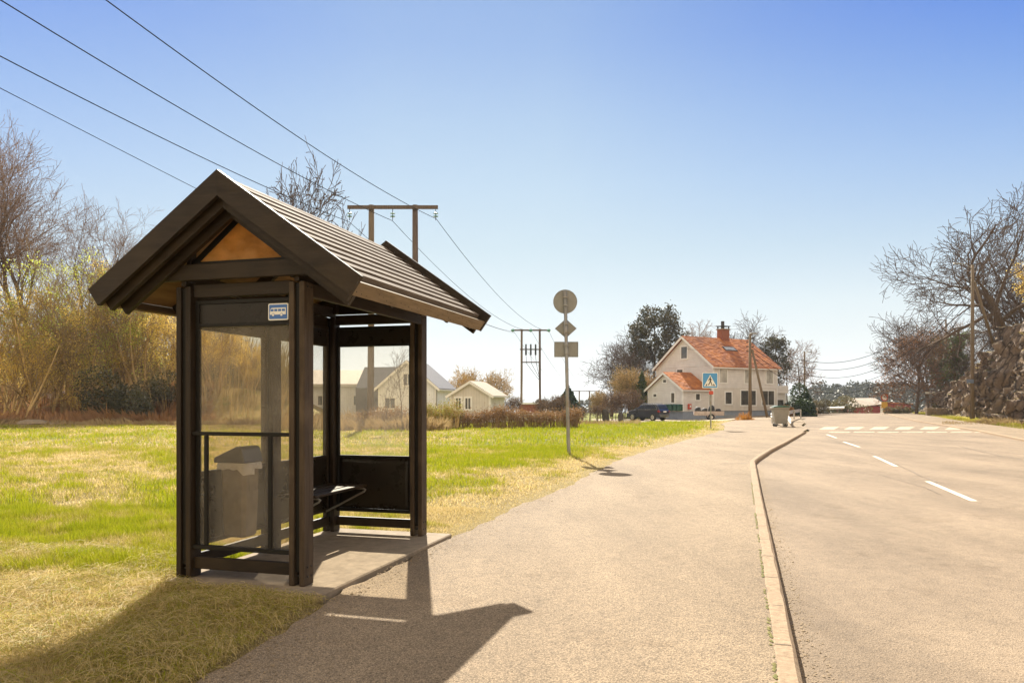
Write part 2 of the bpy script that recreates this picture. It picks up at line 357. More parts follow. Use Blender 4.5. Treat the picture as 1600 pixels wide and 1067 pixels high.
# ------------------------------------------------------------------ ground plan
def itp(Y, tab): return np.interp(Y, [t[1] for t in tab], [t[0] for t in tab])
RZ = -.10                                     # the road lies 10 cm below the footpath
PATH_L = [(-3.4, -6), (-2.35, 1.5)]+[G(*p) for p in ((317,1067),(440,985),(520,935),(622,880),(708,838),(800,797),(850,775),(900,755),(925,739),(960,721),(1012,704),(1062,690),(1100,681),(1130,671.5))]+[(14.0, 50.5), (15.2, 56), (18.0, 64), (22.5, 75), (27, 88), (38, 116), (48, 140), (60, 170)]
KERB = [(-1.05, -4.5)]+[G(*p, RZ) for p in ((1250,1067),(1205,850),(1189,775),(1180,726),(1186,720.5),(1206.5,706.5),(1227,695.5),(1247.5,683.5),(1266,672.5))]+[(19.9, 52.5), (22.6, 59), (26.5, 70), (34.5, 92), (44, 116), (54, 140), (66, 170)]
ROAD_R = [(7.5, -4.5), (10.4, 4.4), (22, 33), (26.5, 43.6), (34.8, 66), (44, 88), (56, 116), (66, 140), (78, 170)]
WALK_R = [(9.6, -4.5), (12.5, 4.4), (24.5, 33), (29.5, 43.6), (38.5, 66), (48, 88), (60, 116), (70, 140), (82, 170)]
def sst(x, a, b):
    t = np.clip((np.asarray(x, float)-a)/(b-a), 0, 1); return t*t*(3-2*t)
def base(X, Y):
    X = np.asarray(X, float); Y = np.asarray(Y, float)
    d = np.maximum(Y-116, 0); z = -.0155*d-.0009*d*d
    z = np.maximum(z, -8.2-.004*np.maximum(Y-200, 0))
    m = sst(itp(Y, KERB)-X, 4, 12)*sst(Y, 50, 80)
    return z-.35*m*(1-sst(Y, 105, 130))
def vnoise(x, y, sc, seed):
    x = np.asarray(x, float)*sc+seed*17.3; y = np.asarray(y, float)*sc+seed*9.1
    xi = np.floor(x); yi = np.floor(y); fx = x-xi; fy = y-yi; fx = fx*fx*(3-2*fx); fy = fy*fy*(3-2*fy)
    def h(a, b): s = np.sin(a*127.1+b*311.7+seed*74.7)*43758.5453; return s-np.floor(s)
    return (h(xi, yi)*(1-fx)+h(xi+1, yi)*fx)*(1-fy)+(h(xi, yi+1)*(1-fx)+h(xi+1, yi+1)*fx)*fy
def dryness(X, Y):
    d = itp(Y, PATH_L)-X
    n = .26*vnoise(X, Y*.8, .5, 1)+.36*vnoise(X, Y, 1.5, 2)+.38*vnoise(X, Y, 4.2, 3)
    dry = (n-.5)*2.3+.47
    dry = dry+.75*(1-sst(d, .2, 1.9))*(1-sst(Y, 30, 60)*.4)
    dry = dry+.75*(1-sst(Y, 6.0, 7.4))*sst(d, -1, 1)                      # straw in front of the shelter
    dry = dry-.30*sst(Y, 6.9, 8.0)*(1-sst(Y, 9, 13))*sst(-X, 2.9, 3.9)      # lush strip left of it
    dry = dry+.22*sst(Y, 13, 17)*(1-sst(Y, 26, 34))*sst(-X, 2, 6)
    dry = dry-.35*sst(Y, 15, 22)*sst(X, -3, 1)*sst(d, 1.2, 3)
    dry = dry+.30*sst(Y, 40, 55)*sst(-X, 2, 10)
    return np.clip(dry, 0, 1)
def gz(X, Y):
    X = np.asarray(X, float); Y = np.asarray(Y, float)
    d = itp(Y, PATH_L)-X; k = X-itp(Y, KERB); w = X-itp(Y, WALK_R)
    z = base(X, Y)+(vnoise(X, Y, 1.7, 5)*.05+vnoise(X, Y, 5, 6)*.025)*sst(d, .1, .8)-.02
    z = np.where(d < 0, z-.05*sst(-d, .02, .25), z)
    z = z-.22*sst(k, -.45, -.05)
    z = np.where(w > 0, z+.22*sst(w, 0, .4)+sst(w, 3, 30)*5*sst(Y, 25, 60), z)
    z = z+3.0*sst(Y, 54, 67)*sst(-X, 15, 24)*(1-sst(Y, 90, 110))
    lx = (X+1.75)*.9603+(Y-6.47)*-.279; ly = (X+1.75)*.279+(Y-6.47)*.9603     # under the slab
    ins = sst(lx, -1.5, -1.25)*(1-sst(lx, .25, .45))*sst(ly, -.3, -.1)*(1-sst(ly, 2.8, 3.0))
    return z-.06*ins
def axis_pts(*seg):
    out = []
    for a, b, n in seg: out += list(np.linspace(a, b, n, endpoint=False))
    return np.array(out+[seg[-1][1]])
def sheet(name, xs, ys, zf, m, attr=None, smooth=True):
    XX, YY = np.meshgrid(xs, ys); Z = zf(XX, YY); v = np.stack([XX, YY, Z], -1).reshape(-1, 3)
    nx = len(xs); i = np.arange(len(ys)-1)[:, None]*nx+np.arange(nx-1)[None, :]; i = i.ravel()
    return link(name, npmesh(name, v, np.stack([i, i+1, i+nx+1, i+nx], -1), None, m, None if attr is None else attr(XX, YY).ravel(), smooth))
gx = axis_pts((-900, -120, 14), (-120, -40, 20), (-40, -12, 40), (-12, 8, 110), (8, 32, 70), (32, 90, 40), (90, 900, 16))
gy = axis_pts((-60, 1, 16), (1, 16, 90), (16, 40, 70), (40, 130, 90), (130, 330, 40))
struct(sheet('ground', gx, gy, gz, 'soil', dryness))
def strip(name, L, Rr, ys, z, m, nx=12, dl=0, dr=0):
    ys = np.asarray(ys); v = []
    for y in ys:
        a, b = float(itp(y, L))+dl, float(itp(y, Rr))+dr
        wob = (.13*(vnoise(np.array([3.]), np.array([y]), 1.1, 8)[0]-.5)+.10*(vnoise(np.array([3.]), np.array([y]), 4.7, 9)[0]-.5)) if L is PATH_L else 0
        xs = np.linspace(a+wob, b, nx); zz = base(xs, np.full(nx, y))*1.0+z
        v += [(x, y, q) for x, q in zip(xs, zz)]
    i = (np.arange(len(ys)-1)[:, None]*nx+np.arange(nx-1)[None, :]).ravel()
    return struct(link(name, npmesh(name, v, np.stack([i, i+1, i+nx+1, i+nx], -1), None, m, None, True)))
ysr = axis_pts((-4, 16, 240), (16, 60, 110), (60, 168, 70))
strip('footpath', PATH_L, KERB, ysr, .004, 'path', 14, 0, -.13)
strip('road', KERB, ROAD_R, ysr, RZ, 'road', 16, -.02, .02)
strip('pavement', ROAD_R, WALK_R, axis_pts((-4, 60, 40), (60, 168, 50)), .004, 'path', 5, .14, 0)
# kerb stones as one continuous kerb with worn, slightly uneven edges
def kerb(name, line, y0, y1, w, side, n):
    ys = np.linspace(y0, y1, n); rnd = random.Random(4); v = []; f = []
    for k, y in enumerate(ys):
        x = float(itp(y, line)); x2 = float(itp(y+.1, line)); t = Vn((x2-x, .1, 0)); nn = Vector((t.y, -t.x, 0))*side
        drop = float(sst(y, 40.5, 43.5)) if y1 < 60 else 0
        b = float(base(x, y)); zt = .010+rnd.uniform(-.004, .004)-drop*.09; j = rnd.uniform(-.006, .006)
        p = Vector((x, y, b))
        for a, z in ((0, RZ-.05), (0, zt-.03), (-.025+j, zt), (-w+.02, zt+j*.5), (-w, zt-.012), (-w, RZ-.05)):
            q = p+nn*a; v.append((q.x, q.y, b+z))
    for k in range(n-1):
        for j in range(5): f.append((k*6+j, k*6+j+1, k*6+7+j, k*6+6+j))
    mb = MB(); mb.add(v, f); return struct(mb.build(name, 'kerb'))
kerb('kerb', KERB, -3.5, 43.6, .145, 1, 190)
kerb('kerb', ROAD_R, -3.5, 160, .145, -1, 240)
def joints(line, ya, yb, step, side, w):
    jm = MB(); y = ya
    while y < yb:
        x = float(itp(y, line)); t = Vn((float(itp(y+.1, line))-x, .1, 0)); n = Vector((t.y, -t.x, 0))*side; p = Vector((x, y, 0)); q = [p+n*.002, p+n*-.03, p+n*-w]
        for a, b, za, zb in ((q[0], q[1], -.03, .0155), (q[1], q[2], .0155, .0155)):
            h = t*.006; jm.add([(*(a-h).xy, za), (*(a+h).xy, za), (*(b+h).xy, zb), (*(b-h).xy, zb)], [(0, 1, 2, 3)])
        a = q[0]; h = t*.005; jm.add([(*(a-h).xy, RZ), (*(a+h).xy, RZ), (*(a+h).xy, -.03), (*(a-h).xy, -.03)], [(0, 1, 2, 3)]); y += step
    return jm
M['joint'] = mat('kerb_joint', (.10, .075, .05), None, .9)
struct(joints(KERB, 2.1, 30, .97, 1, .143).build('kerb_joint', 'joint'))
# moss line behind the near kerb
mb = MB(); rnd = random.Random(9)
for k in range(330):
    y = 2.5+13*rnd.random()**1.1; x = float(itp(y, KERB))-.15-.012*rnd.random(); s = rnd.uniform(.006, .018)
    if vnoise(np.array([1.]), np.array([y]), 2.2, 12)[0] < .42: continue
    vs = [(x+s*rnd.uniform(.5, 1)*cos(a), y+2.6*s*rnd.uniform(.6, 1)*sin(a), .008) for a in (0, 1, 2, 3, 4, 5.2)]; mb.add(vs+[(x, y, .008+s*.5)], [(q, (q+1) % 6, 6) for q in range(6)])
stuff(mb.build('moss', 'moss'), 'yellow green moss growing in the joint behind the kerb', 'moss')
# painted markings
M['markworn'] = mat('worn_road_paint', (.62, .53, .40), (.30, .235, .16), .8, (7, 7, 7), 8, .2, lo=.3, hi=.62)
mk = MB(); mc = MB()
def mark(pts): # pixels on the road
    vs = [(*G(x, y, RZ+.004), RZ+.006) for x, y in pts]
    mc.add(vs, [tuple(range(len(vs)))])
for (xa, ya, xb, yb), w in zip(((1522,783,1449,752), (1400,728.5,1366,712.5), (1343,698.5,1318,690.2), (1307,684.3,1292,678.8)), (.115, .115, .115, .115)):
    a, b = Vector((*G(xa, ya, RZ), 0)), Vector((*G(xb, yb, RZ), 0)); t = (b-a).normalized(); n = Vector((t.y, -t.x, 0))*w/2
    mk.add([(*(p).xy, RZ+.006) for p in (a-n, a+n, b+n, b-n)], [(0, 1, 2, 3)])
def gap(x0, x1, y0, y1, n, duty, skew):
    for k in range(n):
        u0 = k/n; u1 = (k+duty)/n
        xa, xb = x0+(x1-x0)*u0, x0+(x1-x0)*u1
        mark([(xa, y1), (xb, y1), (xb-skew, y0), (xa-skew, y0)])
gap(1279, 1515, 666.8, 671, 6, .60, -9)
gap(1294, 1560, 674.4, 675.6, 7, .86, -3)
struct(mc.build('road_marking', 'markworn'))
struct(mk.build('road_marking', 'markwhite'))
# seams and patched cracks
ck = MB()
def crack(pts, w, z):
    P = [Vector((*G(x, y, z), 0)) for x, y in pts]; Q = []
    for a, b in zip(P, P[1:]):
        for k in range(8): Q.append(a.lerp(b, k/8)+Vector((rnd.uniform(-.03, .03), rnd.uniform(-.03, .03), 0)))
    for a, b in zip(Q, Q[1:]):
        t = (b-a).normalized(); n = Vector((t.y, -t.x, 0))*w/2*rnd.uniform(.4, 1.3); ck.add([(*(p).xy, z+.008) for p in (a-n, a+n, b+n, b-n)], [(0, 1, 2, 3)])
M['seam'] = mat('road_seam', (.21, .165, .12), (.15, .115, .085), .9, (30, 30, 30))
crack([(1250, 742), (1330, 738), (1372, 741), (1440, 760), (1475, 775)], .02, RZ)
crack([(1290, 684), (1360, 708), (1420, 735), (1470, 757)], .03, RZ)
crack([(1498, 697), (1560, 712), (1600, 719)], .06, RZ); crack([(1380, 671), (1500, 684)], .08, RZ)
crack([(1128, 724), (1172, 724)], .09, 0)
struct(ck.build('road_seam', 'seam'))
# grit and dead leaf bits along the path edge and in the gutter
def debris(n, seed):
    r = np.random.RandomState(seed); k = n//2; Y = 3.6+16*r.uniform(0, 1, n)**1.4; X = np.empty(n); z = np.empty(n)
    X[:k] = itp(Y[:k], PATH_L)+np.abs(r.normal(0, .16, k)); z[:k] = .008; X[k:] = itp(Y[k:], KERB)+np.abs(r.normal(0, .10, n-k))+.02; z[k:] = RZ+.004
    a = r.uniform(0, 6.28, n); s = r.uniform(.003, .011, n)*np.where(r.uniform(0, 1, n) < .06, 2, 1); v = np.empty((n, 5, 3))
    for j in range(4): v[:, j] = np.stack([X+s*np.cos(a+j*1.57)*r.uniform(.6, 1.3, n), Y+s*np.sin(a+j*1.57)*r.uniform(.6, 1.3, n), z], -1)
    v[:, 4] = np.stack([X, Y, z+s*r.uniform(.3, .9, n)], -1); b = np.arange(n)*5
    return npmesh('grit', v.reshape(-1, 3), None, np.concatenate([np.stack([b+j, b+(j+1) % 4, b+4], -1) for j in range(4)]), 'grit')
M['grit'] = mat('grit', (.36, .26, .15), (.16, .12, .08), .9, (40, 40, 40))
stuff(link('grit', debris(3200, 3)), 'grit and dead leaf bits along the path edge and kerb', 'grit')
# house drive
dv = [(9.5, 70.5), (14, 68.5), (18.3, 66.5), (21, 71), (26, 80), (24, 86), (17, 84), (9, 82)]
dvs = MB()
for yy in np.linspace(66.5, 86, 30):
    pass
ysd = np.linspace(67.5, 86, 26); nx = 10; v = []
for y in ysd:
    a = 9.0-.02*(y-68); b = float(np.interp(y, [67.5, 75, 86], [18.5, 23, 27])); xs = np.linspace(a, b, nx)
    v += [(x, y, float(base(x, y))+.03) for x in xs]
i = (np.arange(len(ysd)-1)[:, None]*nx+np.arange(nx-1)[None, :]).ravel()
struct(link('driveway', npmesh('driveway', v, np.stack([i, i+1, i+nx+1, i+nx], -1), None, 'gravel')))

# ------------------------------------------------------------------ grass blades
def blades(name, X, Y, H, W, lean, seed, m='blade', dry=None, zoff=0.0, Z=None):
    r = np.random.RandomState(seed); n = len(X)
    az = r.uniform(0, 2*PI, n); la = r.uniform(0, 2*PI, n); z = (gz(X, Y) if Z is None else Z)+zoff
    dx, dy = np.cos(az)*W/2, np.sin(az)*W/2; lx, ly = np.cos(la)*lean*H, np.sin(la)*lean*H
    hz = H*np.sqrt(np.maximum(1-np.minimum(lean, .97)**2, .05))
    v = np.empty((n, 5, 3)); 
    v[:, 0] = np.stack([X-dx, Y-dy, z-.01], -1); v[:, 1] = np.stack([X+dx, Y+dy, z-.01], -1)
    v[:, 2] = np.stack([X+dx*.8+lx*.35, Y+dy*.8+ly*.35, z+hz*.6], -1); v[:, 3] = np.stack([X-dx*.8+lx*.35, Y-dy*.8+ly*.35, z+hz*.6], -1)
    v[:, 4] = np.stack([X+lx, Y+ly, z+hz], -1)
    b = np.arange(n)*5; q = np.stack([b, b+1, b+2, b+3], -1); t = np.stack([b+3, b+2, b+4], -1)
    if dry is None: dry = np.clip(dryness(X, Y)+r.normal(0, .16, n), 0, 1)
    return npmesh(name, v.reshape(-1, 3), q, t, m, np.repeat(dry, 5))
def scatter(n, y0, y1, xl, seed, px_lo=-40, xr=None):
    """points between the view's left limit and the footpath, even per square metre"""
    r = np.random.RandomState(seed); Y = np.sqrt(r.uniform(y0*y0, y1*y1, n)); lo = np.maximum((px_lo-CX)/F*Y-1.0, xl)
    hi = itp(Y, PATH_L)+.05 if xr is None else xr(Y); X = lo+(hi-lo)*r.uniform(0, 1, n)
    lx = (X+1.75)*.9603+(Y-6.47)*-.279; ly = (X+1.75)*.279+(Y-6.47)*.9603
    ok = ~((lx > -1.33) & (lx < .3) & (ly > -.17) & (ly < 2.84)); return X[ok], Y[ok]
def field(name, label, n, y0, y1, h, w, lean, seed, **k):
    X, Y = scatter(n, y0, y1, -200, seed, **k); r = np.random.RandomState(seed+1)
    dr = dryness(X, Y); d = itp(Y, PATH_L)-X
    keep = (r.uniform(0, 1, len(X)) < .5+.5*sst(d, 0, .5)); X, Y, dr, d = X[keep], Y[keep], dr[keep], d[keep]
    n = len(X); tuft = .55+.9*vnoise(X, Y, 2.6, 31)
    H = h*tuft*r.uniform(.5, 1.3, n)*(1.15-.6*dr)*(.4+.6*sst(d, .0, .8))
    ln = np.clip(r.normal(lean, .2, n)+.45*dr, 0, .97)
    o = link(name, blades(name, X, Y, H, w*r.uniform(.6, 1.3, n), ln, seed+2)); stuff(o, label, 'grass')
field('grass', 'green and straw coloured grass on the field beside the path', 270000, 4.0, 11.5, .115, .0038, .35, 11)
field('grass', 'grass of the middle field behind the shelter', 150000, 11.5, 27, .13, .011, .35, 15)
field('grass', 'grass of the far field in front of the hedge and drive', 110000, 27, 66, .14, .028, .35, 19)
# long dead straw lying in front of the shelter
def straw(n, seed):
    r = np.random.RandomState(seed); X, Y = scatter(n, 3.9, 8.2, -8, seed); d = itp(Y, PATH_L)-X
    cl = vnoise(X, Y, 1.5, 41)*.6+vnoise(X, Y, 4, 42)*.4+.22*(1-sst(Y, 6.2, 7.2)); keep = (r.uniform(0, 1, len(X)) < np.clip((cl-.38)*3.2, .03, 1)) & (d > .06) & ((X > -2.9-.5*(6.6-Y)) | (r.uniform(0, 1, len(X)) < .4)); X, Y, d = X[keep], Y[keep], d[keep]
    n = len(X); k = 6; L = r.uniform(.06, .34, n)*(.5+.5*sst(d, .05, .5)); a = r.uniform(0, 2*PI, n); cur = r.normal(0, .9, n); hb = r.uniform(.0, .055, n)*(.4+1.2*vnoise(X, Y, 2, 44)); arch = r.uniform(0, .06, n)
    s = np.linspace(0, 1, k); V = np.empty((n, k, 2, 3)); x = X.copy(); y = Y.copy(); w = r.uniform(.0007, .0017, n)
    for j in range(k):
        th = a+cur*s[j]; z = gz(x, y)+.008+hb+arch*np.sin(PI*s[j]); 
        V[:, j, 0] = np.stack([x-np.sin(th)*w, y+np.cos(th)*w, z+w*.5], -1); V[:, j, 1] = np.stack([x+np.sin(th)*w, y-np.cos(th)*w, z-w*.5], -1)
        x = x+np.cos(th)*L/k; y = y+np.sin(th)*L/k
    b = np.arange(n)[:, None]*2*k+np.arange(k-1)[None, :]*2; b = b.ravel()
    dr = np.repeat(np.where(r.uniform(0, 1, n) < .08, .15, np.clip(r.normal(.8, .22, n), .35, 1)), 2*k)
    return npmesh('dry_straw', V.reshape(-1, 3), np.stack([b, b+1, b+3, b+2], -1), None, 'blade', dr)
stuff(link('dry_straw', straw(62000, 61)), 'long dead straw lying matted in front of the bus shelter', 'straw')

# ------------------------------------------------------------------ bus shelter
TH = -R(16.2); O = (-1.75, 6.47, 0)
S = thing('bus_shelter', 'dark brown wooden bus shelter with pitched roof and glass walls beside the footpath', 'bus shelter', O, TH)
def wrect(mb, x0, x1, y0, y1, z0, z1, ch=.004): mb.box(x0, x1, y0, y1, z0, z1, ch)
SX0, SX1, SY1 = -1.29, 0.0, 2.68
def post(xa, ya, right):
    mb = MB(); z1 = 2.62
    for a in (xa, xa+.10): mb.box(a, a+.05, ya, ya+.15, .045, z1, .005)
    o = mb.build('post', 'wood_grey' if right else 'wood', S)
    g = MB().box(xa+.051, xa+.099, ya+.025, ya+.125, .16, z1-.01); g.build('spacer', 'black', o)
    b = MB()
    for zz in (.12, .2, 2.58):
        for yy in (.05, .11):
            b.tube([(xa-.006, ya+yy, zz), (xa+.156, ya+yy, zz)], .009, 8)
    b.loose('bolt', 'rubber', o); return o
post(-.15, 0, True); post(-1.29, 0, False); post(-.15, 2.53, True); post(-1.29, 2.53, False); post(-1.29, 1.27, False)
# beams
def beam(nm, m, *b): return MB().box(*b, .005).build(nm, m, S)
beam('tie_beam', 'wood_h', -1.47, .176, -.048, -.002, 2.665, 2.805)
beam('tie_beam', 'wood_h', -1.47, .176, 2.682, 2.73, 2.665, 2.805)
beam('crossbeam', 'wood_h', -1.136, -.154, .04, .11, 2.525, 2.64)
beam('crossbeam', 'wood_h', -1.136, -.154, 2.56, 2.63, 2.525, 2.64)
beam('wall_plate', 'wood_y', -.099, -.051, .003, 2.677, 2.622, 2.74)
beam('wall_plate', 'wood_y', -1.239, -1.191, .003, 2.677, 2.622, 2.74)
beam('eave_beam', 'wood_y', -.048, -.003, .153, 2.527, 2.50, 2.618)
beam('eave_beam', 'wood_y', -1.287, -1.242, .153, 2.527, 2.50, 2.618)
for (x0, x1, y0, y1) in ((-1.138, -.152, .05, .1), (-1.138, -.152, 2.58, 2.63)): beam('low_rail', 'wood_h', x0, x1, y0, y1, .12, .225)
for (y0, y1) in ((.152, 1.268), (1.422, 2.528)): beam('low_rail', 'wood_y', -1.25, -1.2, y0, y1, .12, .225)
# glazed bays
def bay_x(x0, x1, y, guard):           # a bay across, facing the camera
    f = MB(); t = .034
    f.box(x0, x0+t, y-.02, y+.02, .29, 2.5, .003); f.box(x1-t, x1, y-.02, y+.02, .29, 2.5, .003)
    f.box(x0+t, x1-t, y-.02, y+.02, 2.466, 2.5, .003); f.box(x0+t, x1-t, y-.02, y+.02, 2.262, 2.29, .003); f.box(x0+t, x1-t, y-.02, y+.02, .29, .33, .003)
    if not guard: f.box(x0+t, x1-t, y-.02, y+.02, .935, .965, .003)
    f.build('window_frame', 'black', S)
    MB().box(x0+t, x1-t, y-.006, y+.006, 2.291, 2.465).build('top_panel', 'panel', S)
    zb = .331 if guard else .966
    MB().box(x0+t, x1-t, y-.003, y+.003, zb, 2.261).build('glass_pane', 'glass' if guard else 'glassc', S)
    if not guard:
        p = MB(); nx, nz = 14, 10; vs = []           # buckled plastic sheet
        for j in range(nz+1):
            for i_ in range(nx+1):
                u, w = i_/nx, j/nz; q = sin(PI*u)*sin(PI*w)
                vs.append((x0+t+(x1-x0-2*t)*u, y-.012*q*(1+1.1*sin(7*u+4*w)+.6*sin(12*w-5*u)), .331+(.934-.331)*w))
        p.add(vs, [(j*(nx+1)+i_, j*(nx+1)+i_+1, (j+1)*(nx+1)+i_+1, (j+1)*(nx+1)+i_) for j in range(nz) for i_ in range(nx)])
        o = p.build('lower_panel', 'panel', S, True); md = o.modifiers.new('t', 'SOLIDIFY'); md.thickness = .006
    else:
        g = MB(); yy = y-.045
        g.box(x0-.005, x1+.005, yy-.015, yy+.015, 1.305, 1.338, .004); g.box(x0-.005, x1+.005, yy-.015, yy+.015, .30, .336, .004)
        g.loose('guard_rail', 'black', S)
        for xx in (x0+.135, x1-.2): MB().box(xx-.017, xx+.017, yy-.014, yy+.014, .337, 1.304, .003).build('guard_bar', 'black', S)
bay_x(-1.136, -.154, .085, True); bay_x(-1.136, -.154, 2.605, False)
def bay_y(y0, y1):
    x = -1.225; t = .034; f = MB()
    f.box(x-.02, x+.02, y0, y0+t, .29, 2.5, .003); f.box(x-.02, x+.02, y1-t, y1, .29, 2.5, .003)
    for a, b in ((2.466, 2.5), (2.262, 2.29), (.935, .965), (.29, .33)): f.box(x-.02, x+.02, y0+t, y1-t, a, b, .003)
    f.build('window_frame', 'wood_y', S)
    MB().box(x-.006, x+.006, y0+t, y1-t, 2.291, 2.465).build('top_panel', 'panel', S)
    MB().box(x-.003, x+.003, y0+t, y1-t, .966, 2.261).build('glass_pane', 'glassc', S)
    MB().box(x-.004, x+.004, y0+t, y1-t, .331, .934).build('lower_panel', 'panel', S)
bay_y(.154, 1.266); bay_y(1.424, 2.526)
# roof: local x of ridge -.645
RX, ZR, HS, PT = -.645, 3.435, 1.25, R(35.5); UL = HS/cos(PT)
def sl(side, s, h):                     # s metres down the slope, h above the deck's top
    return (RX+side*(s*cos(PT)+h*sin(PT)), ZR-s*sin(PT)+h*cos(PT))
def slope_board(nm, m, s0, s1, h0, h1, y0, y1, parent, side, mitre=True):
    P = [sl(side, s0, h0), sl(side, s1, h0), sl(side, s1, h1), sl(side, s0, h1)]
    if mitre and s0 <= 0: # vertical cut at the ridge
        P[0] = (RX+side*.0005, ZR+h0/cos(PT)); P[3] = (RX+side*.0005, ZR+h1/cos(PT))
    return MB().prism(P, 'y', y0, y1) if nm is None else MB().prism(P, 'y', y0, y1).build(nm, m, parent)
YA, YB = -.245, 2.925
for side in (1, -1):
    rf = slope_board('roof_slope', 'roofunder', 0, UL, -.012, 0, YA, YB, S, side)
    slope_board('soffit', 'soffit', .03, UL-.02, -.03, -.0125, YA+.01, YB-.01, rf, side, False)
    nb = 10; pit = (UL-.03)/nb; bd = MB(); r_ = random.Random(5)
    for k in range(nb):
        s0 = .028+k*pit; P = slope_board(None, None, s0+.0, s0+pit*.48, .0015, .050+r_.uniform(-.0015, .0015), YA+.002, YB-.002, None, side, False); bd.add(P.v, P.f)
    bd.build('roof_board', 'roofboard', rf)
    for (ya, yb, hb) in ((-.29, -.246, .078), (2.926, 2.97, .125)): slope_board('bargeboard', 'wood_h', 0, UL+.035, -.10, hb, ya, yb, S, side)
    for (ya, yb) in ((-.215, -.165), (2.845, 2.895)): slope_board('barge_trim', 'wood_h', 0, UL-.0, -.165, -.032, ya, yb, S, side)
    slope_board('rafter', 'wood_h', 0, UL-.03, -.215, -.0315, -.10, -.055, S, side)
    for ya in (.62, 1.32, 2.0, 2.735): slope_board('rafter', 'wood_h', 0, UL-.03, -.135, -.0315, ya, ya+.045, S, side)
    P = [sl(side, UL+.002, -.10), sl(side, UL+.026, -.10), sl(side, UL+.026, .022), sl(side, UL+.002, .022)]
    fa = MB().prism(P, 'y', YA+.0, YB-.0).build('fascia', 'fascia', S)
    nl = MB(); r_ = random.Random(8)
    for k in range(34):
        yy = YA+.05+k*.092; q = sl(side, UL+.0262, r_.uniform(-.08, 0)); dx = side*.0015
        nl.tube([(q[0]-dx, yy, q[1]), (q[0]+dx, yy, q[1]-.001)], r_.uniform(.003, .006), 6)
    nl.loose('nail_head', 'rubber', fa)
cap = MB(); cap.prism([(RX, ZR+.045), (RX-.05, ZR+.01), (RX-.05, ZR+.03), (RX, ZR+.066), (RX+.05, ZR+.03), (RX+.05, ZR+.01)], 'y', YA, YB); cap.build('ridge_cap', 'roofboard', S)
# amber gable panels
for yy in (.05, 2.63):
    MB().prism([(-1.10, 2.83), (-.21, 2.83), (-.655, 3.19)], 'y', yy-.006, yy+.006).build('gable_panel', 'amber', S)
    g = MB(); A, B, C_ = Vector((-1.13, yy, 2.822)), Vector((-.18, yy, 2.822)), Vector((-.655, yy, 3.21))
    g.bar(A, B, .05, .03); g.bar(A, C_, .05, .03, (0, 1, 0)); g.bar(C_, B, .05, .03, (0, 1, 0)); g.build('gable_frame', 'black', S)
    for xx in (-1.29, -.15): beam('stud', 'wood', xx+.102, xx+.148, yy-.04, yy+.04, 2.66, 2.93) if xx < -1 else beam('stud', 'wood', xx+.002, xx+.048, yy-.04, yy+.04, 2.66, 2.93)
# bench
bn = MB().box(-1.19, -1.09, 1.34, 2.5, .602, .632, .004).build('bench', 'wood_y', S)
for k in (1, 2, 3): MB().box(-1.19+.135*k, -1.09+.135*k, 1.34, 2.5, .602, .632, .004).build('slat', 'wood_y', bn)
for yy in (1.42, 2.44):
    b = MB(); b.tube([(-1.19, yy, .588), (-.70, yy, .588), (-.675, yy, .575), (-.69, yy, .555), (-1.19, yy, .30)], .012, 8); b.build('bracket', 'steel', bn)
# bus symbol sign
zc, xc = 2.375, -.285; sw, sh = .098, .072
def rrect(x0, x1, z0, z1, r): 
    return [(cx_+r*cos(a), cz_+r*sin(a)) for cx_, cz_, a0 in ((x1-r, z1-r, 0), (x0+r, z1-r, PI/2), (x0+r, z0+r, PI), (x1-r, z0+r, 1.5*PI)) for a in (a0, a0+PI/4, a0+PI/2)]
sg = MB().prism(rrect(xc-sw, xc+sw, zc-sh, zc+sh, .012), 'y', .052, .063).build('bus_sign', 'signwhite', S)
MB().prism(rrect(xc-sw+.010, xc+sw-.010, zc-sh+.010, zc+sh-.010, .006), 'y', .0505, .0519).build('blue_field', 'blue', sg)
pb = MB(); pb.prism([(xc-.079, zc-.024), (xc+.076, zc-.024), (xc+.076, zc+.034), (xc-.062, zc+.034), (xc-.072, zc+.026), (xc-.079, zc+.0)], 'y', .0492, .0504)
bo = pb.build('bus_symbol', 'signwhite', sg)
wn = MB()
for a, b in ((-.068, -.043), (-.036, -.006), (.001, .031), (.038, .068)):
    wn.prism([(xc+a-(.006 if a < -.06 else 0), zc+.004), (xc+b, zc+.004), (xc+b, zc+.024), (xc+a, zc+.024)], 'y', .0480, .0491)
wn.build('bus_window', 'blue', sg)
for a in (-.048, .034):
    MB().prism([(xc+a+.0145*cos(2*PI*k/16), zc-.026+.0145*sin(2*PI*k/16)) for k in range(16)], 'y', .0482, .0491).build('wheel_ring', 'blue', sg)
    MB().prism([(xc+a+.011*cos(2*PI*k/16), zc-.026+.011*sin(2*PI*k/16)) for k in range(16)], 'y', .0470, .0481).build('bus_wheel', 'signwhite', sg)
# slab
sb = MB(); sb.box(-1.31, .262, -.16, 2.82, -.12, .042, .012)
o = struct(sb.build('concrete_slab', 'concrete')); o.location = O; o.rotation_euler = (0, 0, TH)
